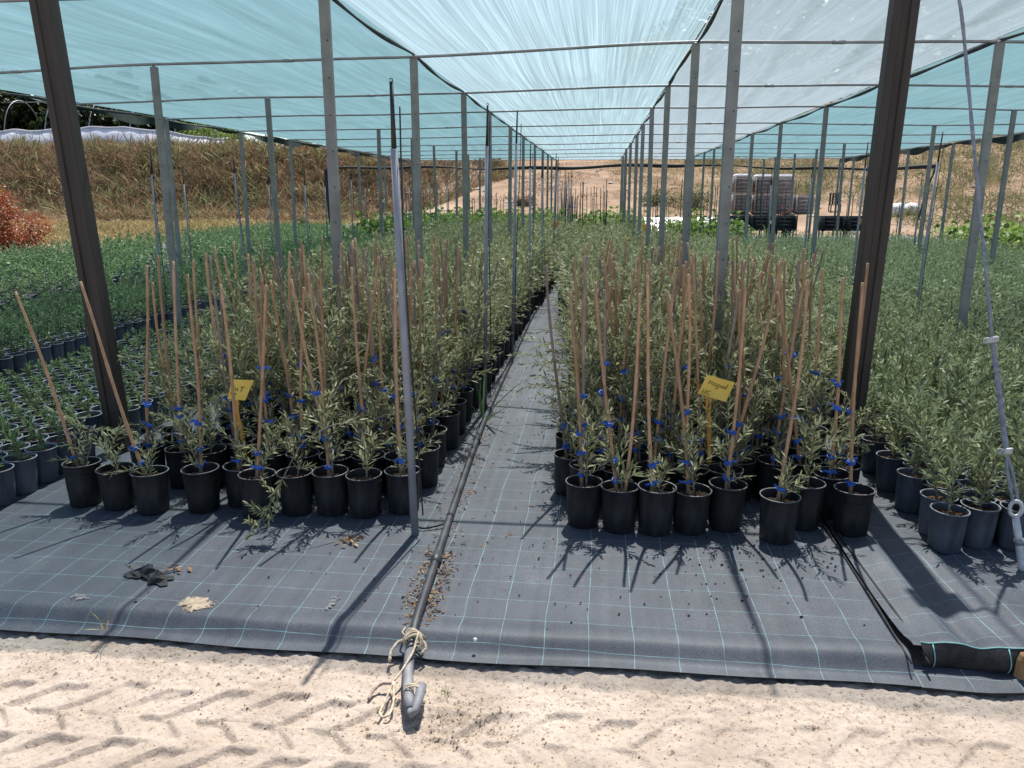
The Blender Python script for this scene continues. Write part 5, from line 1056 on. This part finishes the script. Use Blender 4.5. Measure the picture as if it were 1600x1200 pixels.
# white sacks, dark chair-like stack, film sheets
for i, (x, y, rx, rz, lab) in enumerate(((14.75, 42, .62, .42, 'large slumped white sack on the dirt beyond the brown post'), (15.55, 42.2, .5, .36, 'smaller white sack slumped against the large one'), (10.2, 33.8, .28, .22, 'small white bag lying near the far end of the bed'))):
    V, F = lathe([(.01, 0), (.8, .02), (1, .25), (.95, .6), (.6, .9), (.25, 1.0), (.01, .97)], 18); V = V*[rx, rx*.8, rz*1.5]; V += (fbm(V[:, 0]*5+i, V[:, 2]*6+V[:, 1]*3, 3)-.5)[:, None]*.22*rx
    g = G(); g.add(V, F); tag(ob('sack', g.mesh('sack', [M_whitebag]), None, (x, y, float(H(x, y))-.03)), lab, 'sack', 'white sacks on the dirt')
r = empty('folded_chair', (12.35, 44, float(H(12.35, 44)))); tag(r, 'dark slatted chair standing on the dirt slope', 'chair')
for k in range(4): g = G(); g.add(*box(.10, .03, .62, (-.21+.14*k, .22, .72), .01)); ob('back_slat', g.mesh('back_slat', [M_blackbin]), r)
g = G(); g.add(*box(.56, .5, .05, (0, 0, .42), .015)); ob('seat', g.mesh('seat', [M_blackbin]), r)
for sx in (-.24, .24):
    for sy in (-.2, .2): g = G(); g.add(*box(.05, .05, .42, (sx, sy, .21))); ob('leg', g.mesh('chair_leg', [M_blackbin]), r)
    g = G(); g.add(*box(.06, .5, .04, (sx*1.12, 0, .64), .01)); ob('armrest', g.mesh('armrest', [M_blackbin]), r)
for i, (x, y, sx, sy, rot, lab) in enumerate(((-6.6, 32.8, 2.6, 1.6, .3, 'pale plastic sheet on the ground behind the broad-leaved crop'), (3.4, 33.5, 3.0, 1.4, .1, 'bluish plastic sheet on the ground left of the bins'))):
    u, v = np.meshgrid(np.linspace(-.5, .5, 30), np.linspace(-.5, .5, 18)); g = G(); V, F = grid(u*sx, v*sy, .12+.5*(v+.5)+.10*(fbm(u*6+i, v*6, 3)-.5)); g.add(V, F); V2 = V.copy(); V2[:, 2] -= .03; g.add(V2, F[:, ::-1]); tag(ob('plastic_sheet', g.mesh('plastic_sheet', [M_film]), None, (x, y, float(H(x, y))), (0, 0, rot)), lab, 'plastic sheet')
# logs and rubble piles on the dirt slope
for k, (x, y, s, lab) in enumerate(((3.2, 47, 1.4, 'heap of brush and leafy cuttings on the dirt slope'), (5.2, 46.2, 1.6, 'larger leafy heap beside the crate stacks'), (-4.4, 47, 1.0, 'small brushwood heap on the bare dirt'))):
    bush((x, y, float(H(x, y))-.1), s*.9, s*.7, M_scrub if k != 2 else M_dry, 1100, lab, 70+k, 'brush_heap', .18, .07, .03)
# palm-like plant near the outer beds
root = empty('palm', (10.35, 21.5, 0)); tag(root, 'small spiky palm at the outer end of the beds', 'palm'); r_ = np.random.default_rng(3)
g = G(); g.add(*tube([(0, 0, 0), (0, 0, .25)], [.07, .06], 8)); ob('trunk', g.mesh('palm_trunk', [M_trunk]), root)
for k in range(12):
    a = k*.52; P = np.array([(0, 0, .24), (.22*cos(a), .22*sin(a), .52), (.5*cos(a), .5*sin(a), .6+.15*sin(k*3))]); t = np.linspace(0, 2, 10); P = np.stack([np.interp(t, range(3), P[:, i]) for i in range(3)], -1); g = G(); g.add(*tube(P, np.linspace(.008, .003, 10), 4))
    lg = leaves_on(r_, P, .035, .26, .02, .25, .8, 1); g.add(lg[0], lg[1], 1, lg[2]); ob('frond', g.mesh('frond', [M_trunk, M_green]), root)
# wooded far hill seen through the pale net
r_ = np.random.default_rng(61); g = G(); P, D, L, Wd, A = [], [], [], [], []
for k in range(420):
    x = r_.uniform(-10, 190); y = r_.uniform(120, 330); z = float(H(x, y)); s = r_.uniform(2.5, 6); n = 60
    d = unit(r_.normal(size=(n, 3))); P.append(d*s*(.5+.5*r_.random((n, 1)))*[1, 1, .8]+[x, y, z+s*.8]); D.append(d); L.append(np.full(n, s*.42)); Wd.append(np.full(n, s*.3)); A.append(np.full(n*4, r_.random()))
q = leaf_geo(np.concatenate(P), np.concatenate(D), np.concatenate(L), np.concatenate(Wd), 1, r=r_); g.add(q[0], q[1], 0, np.clip(q[2]*.5+np.concatenate(A)*.5, 0, 1))
tag(ob('far_wood', g.mesh('far_wood', [M_tree])), 'far wooded hillside showing faintly through the pale net', 'wood', kind='stuff')
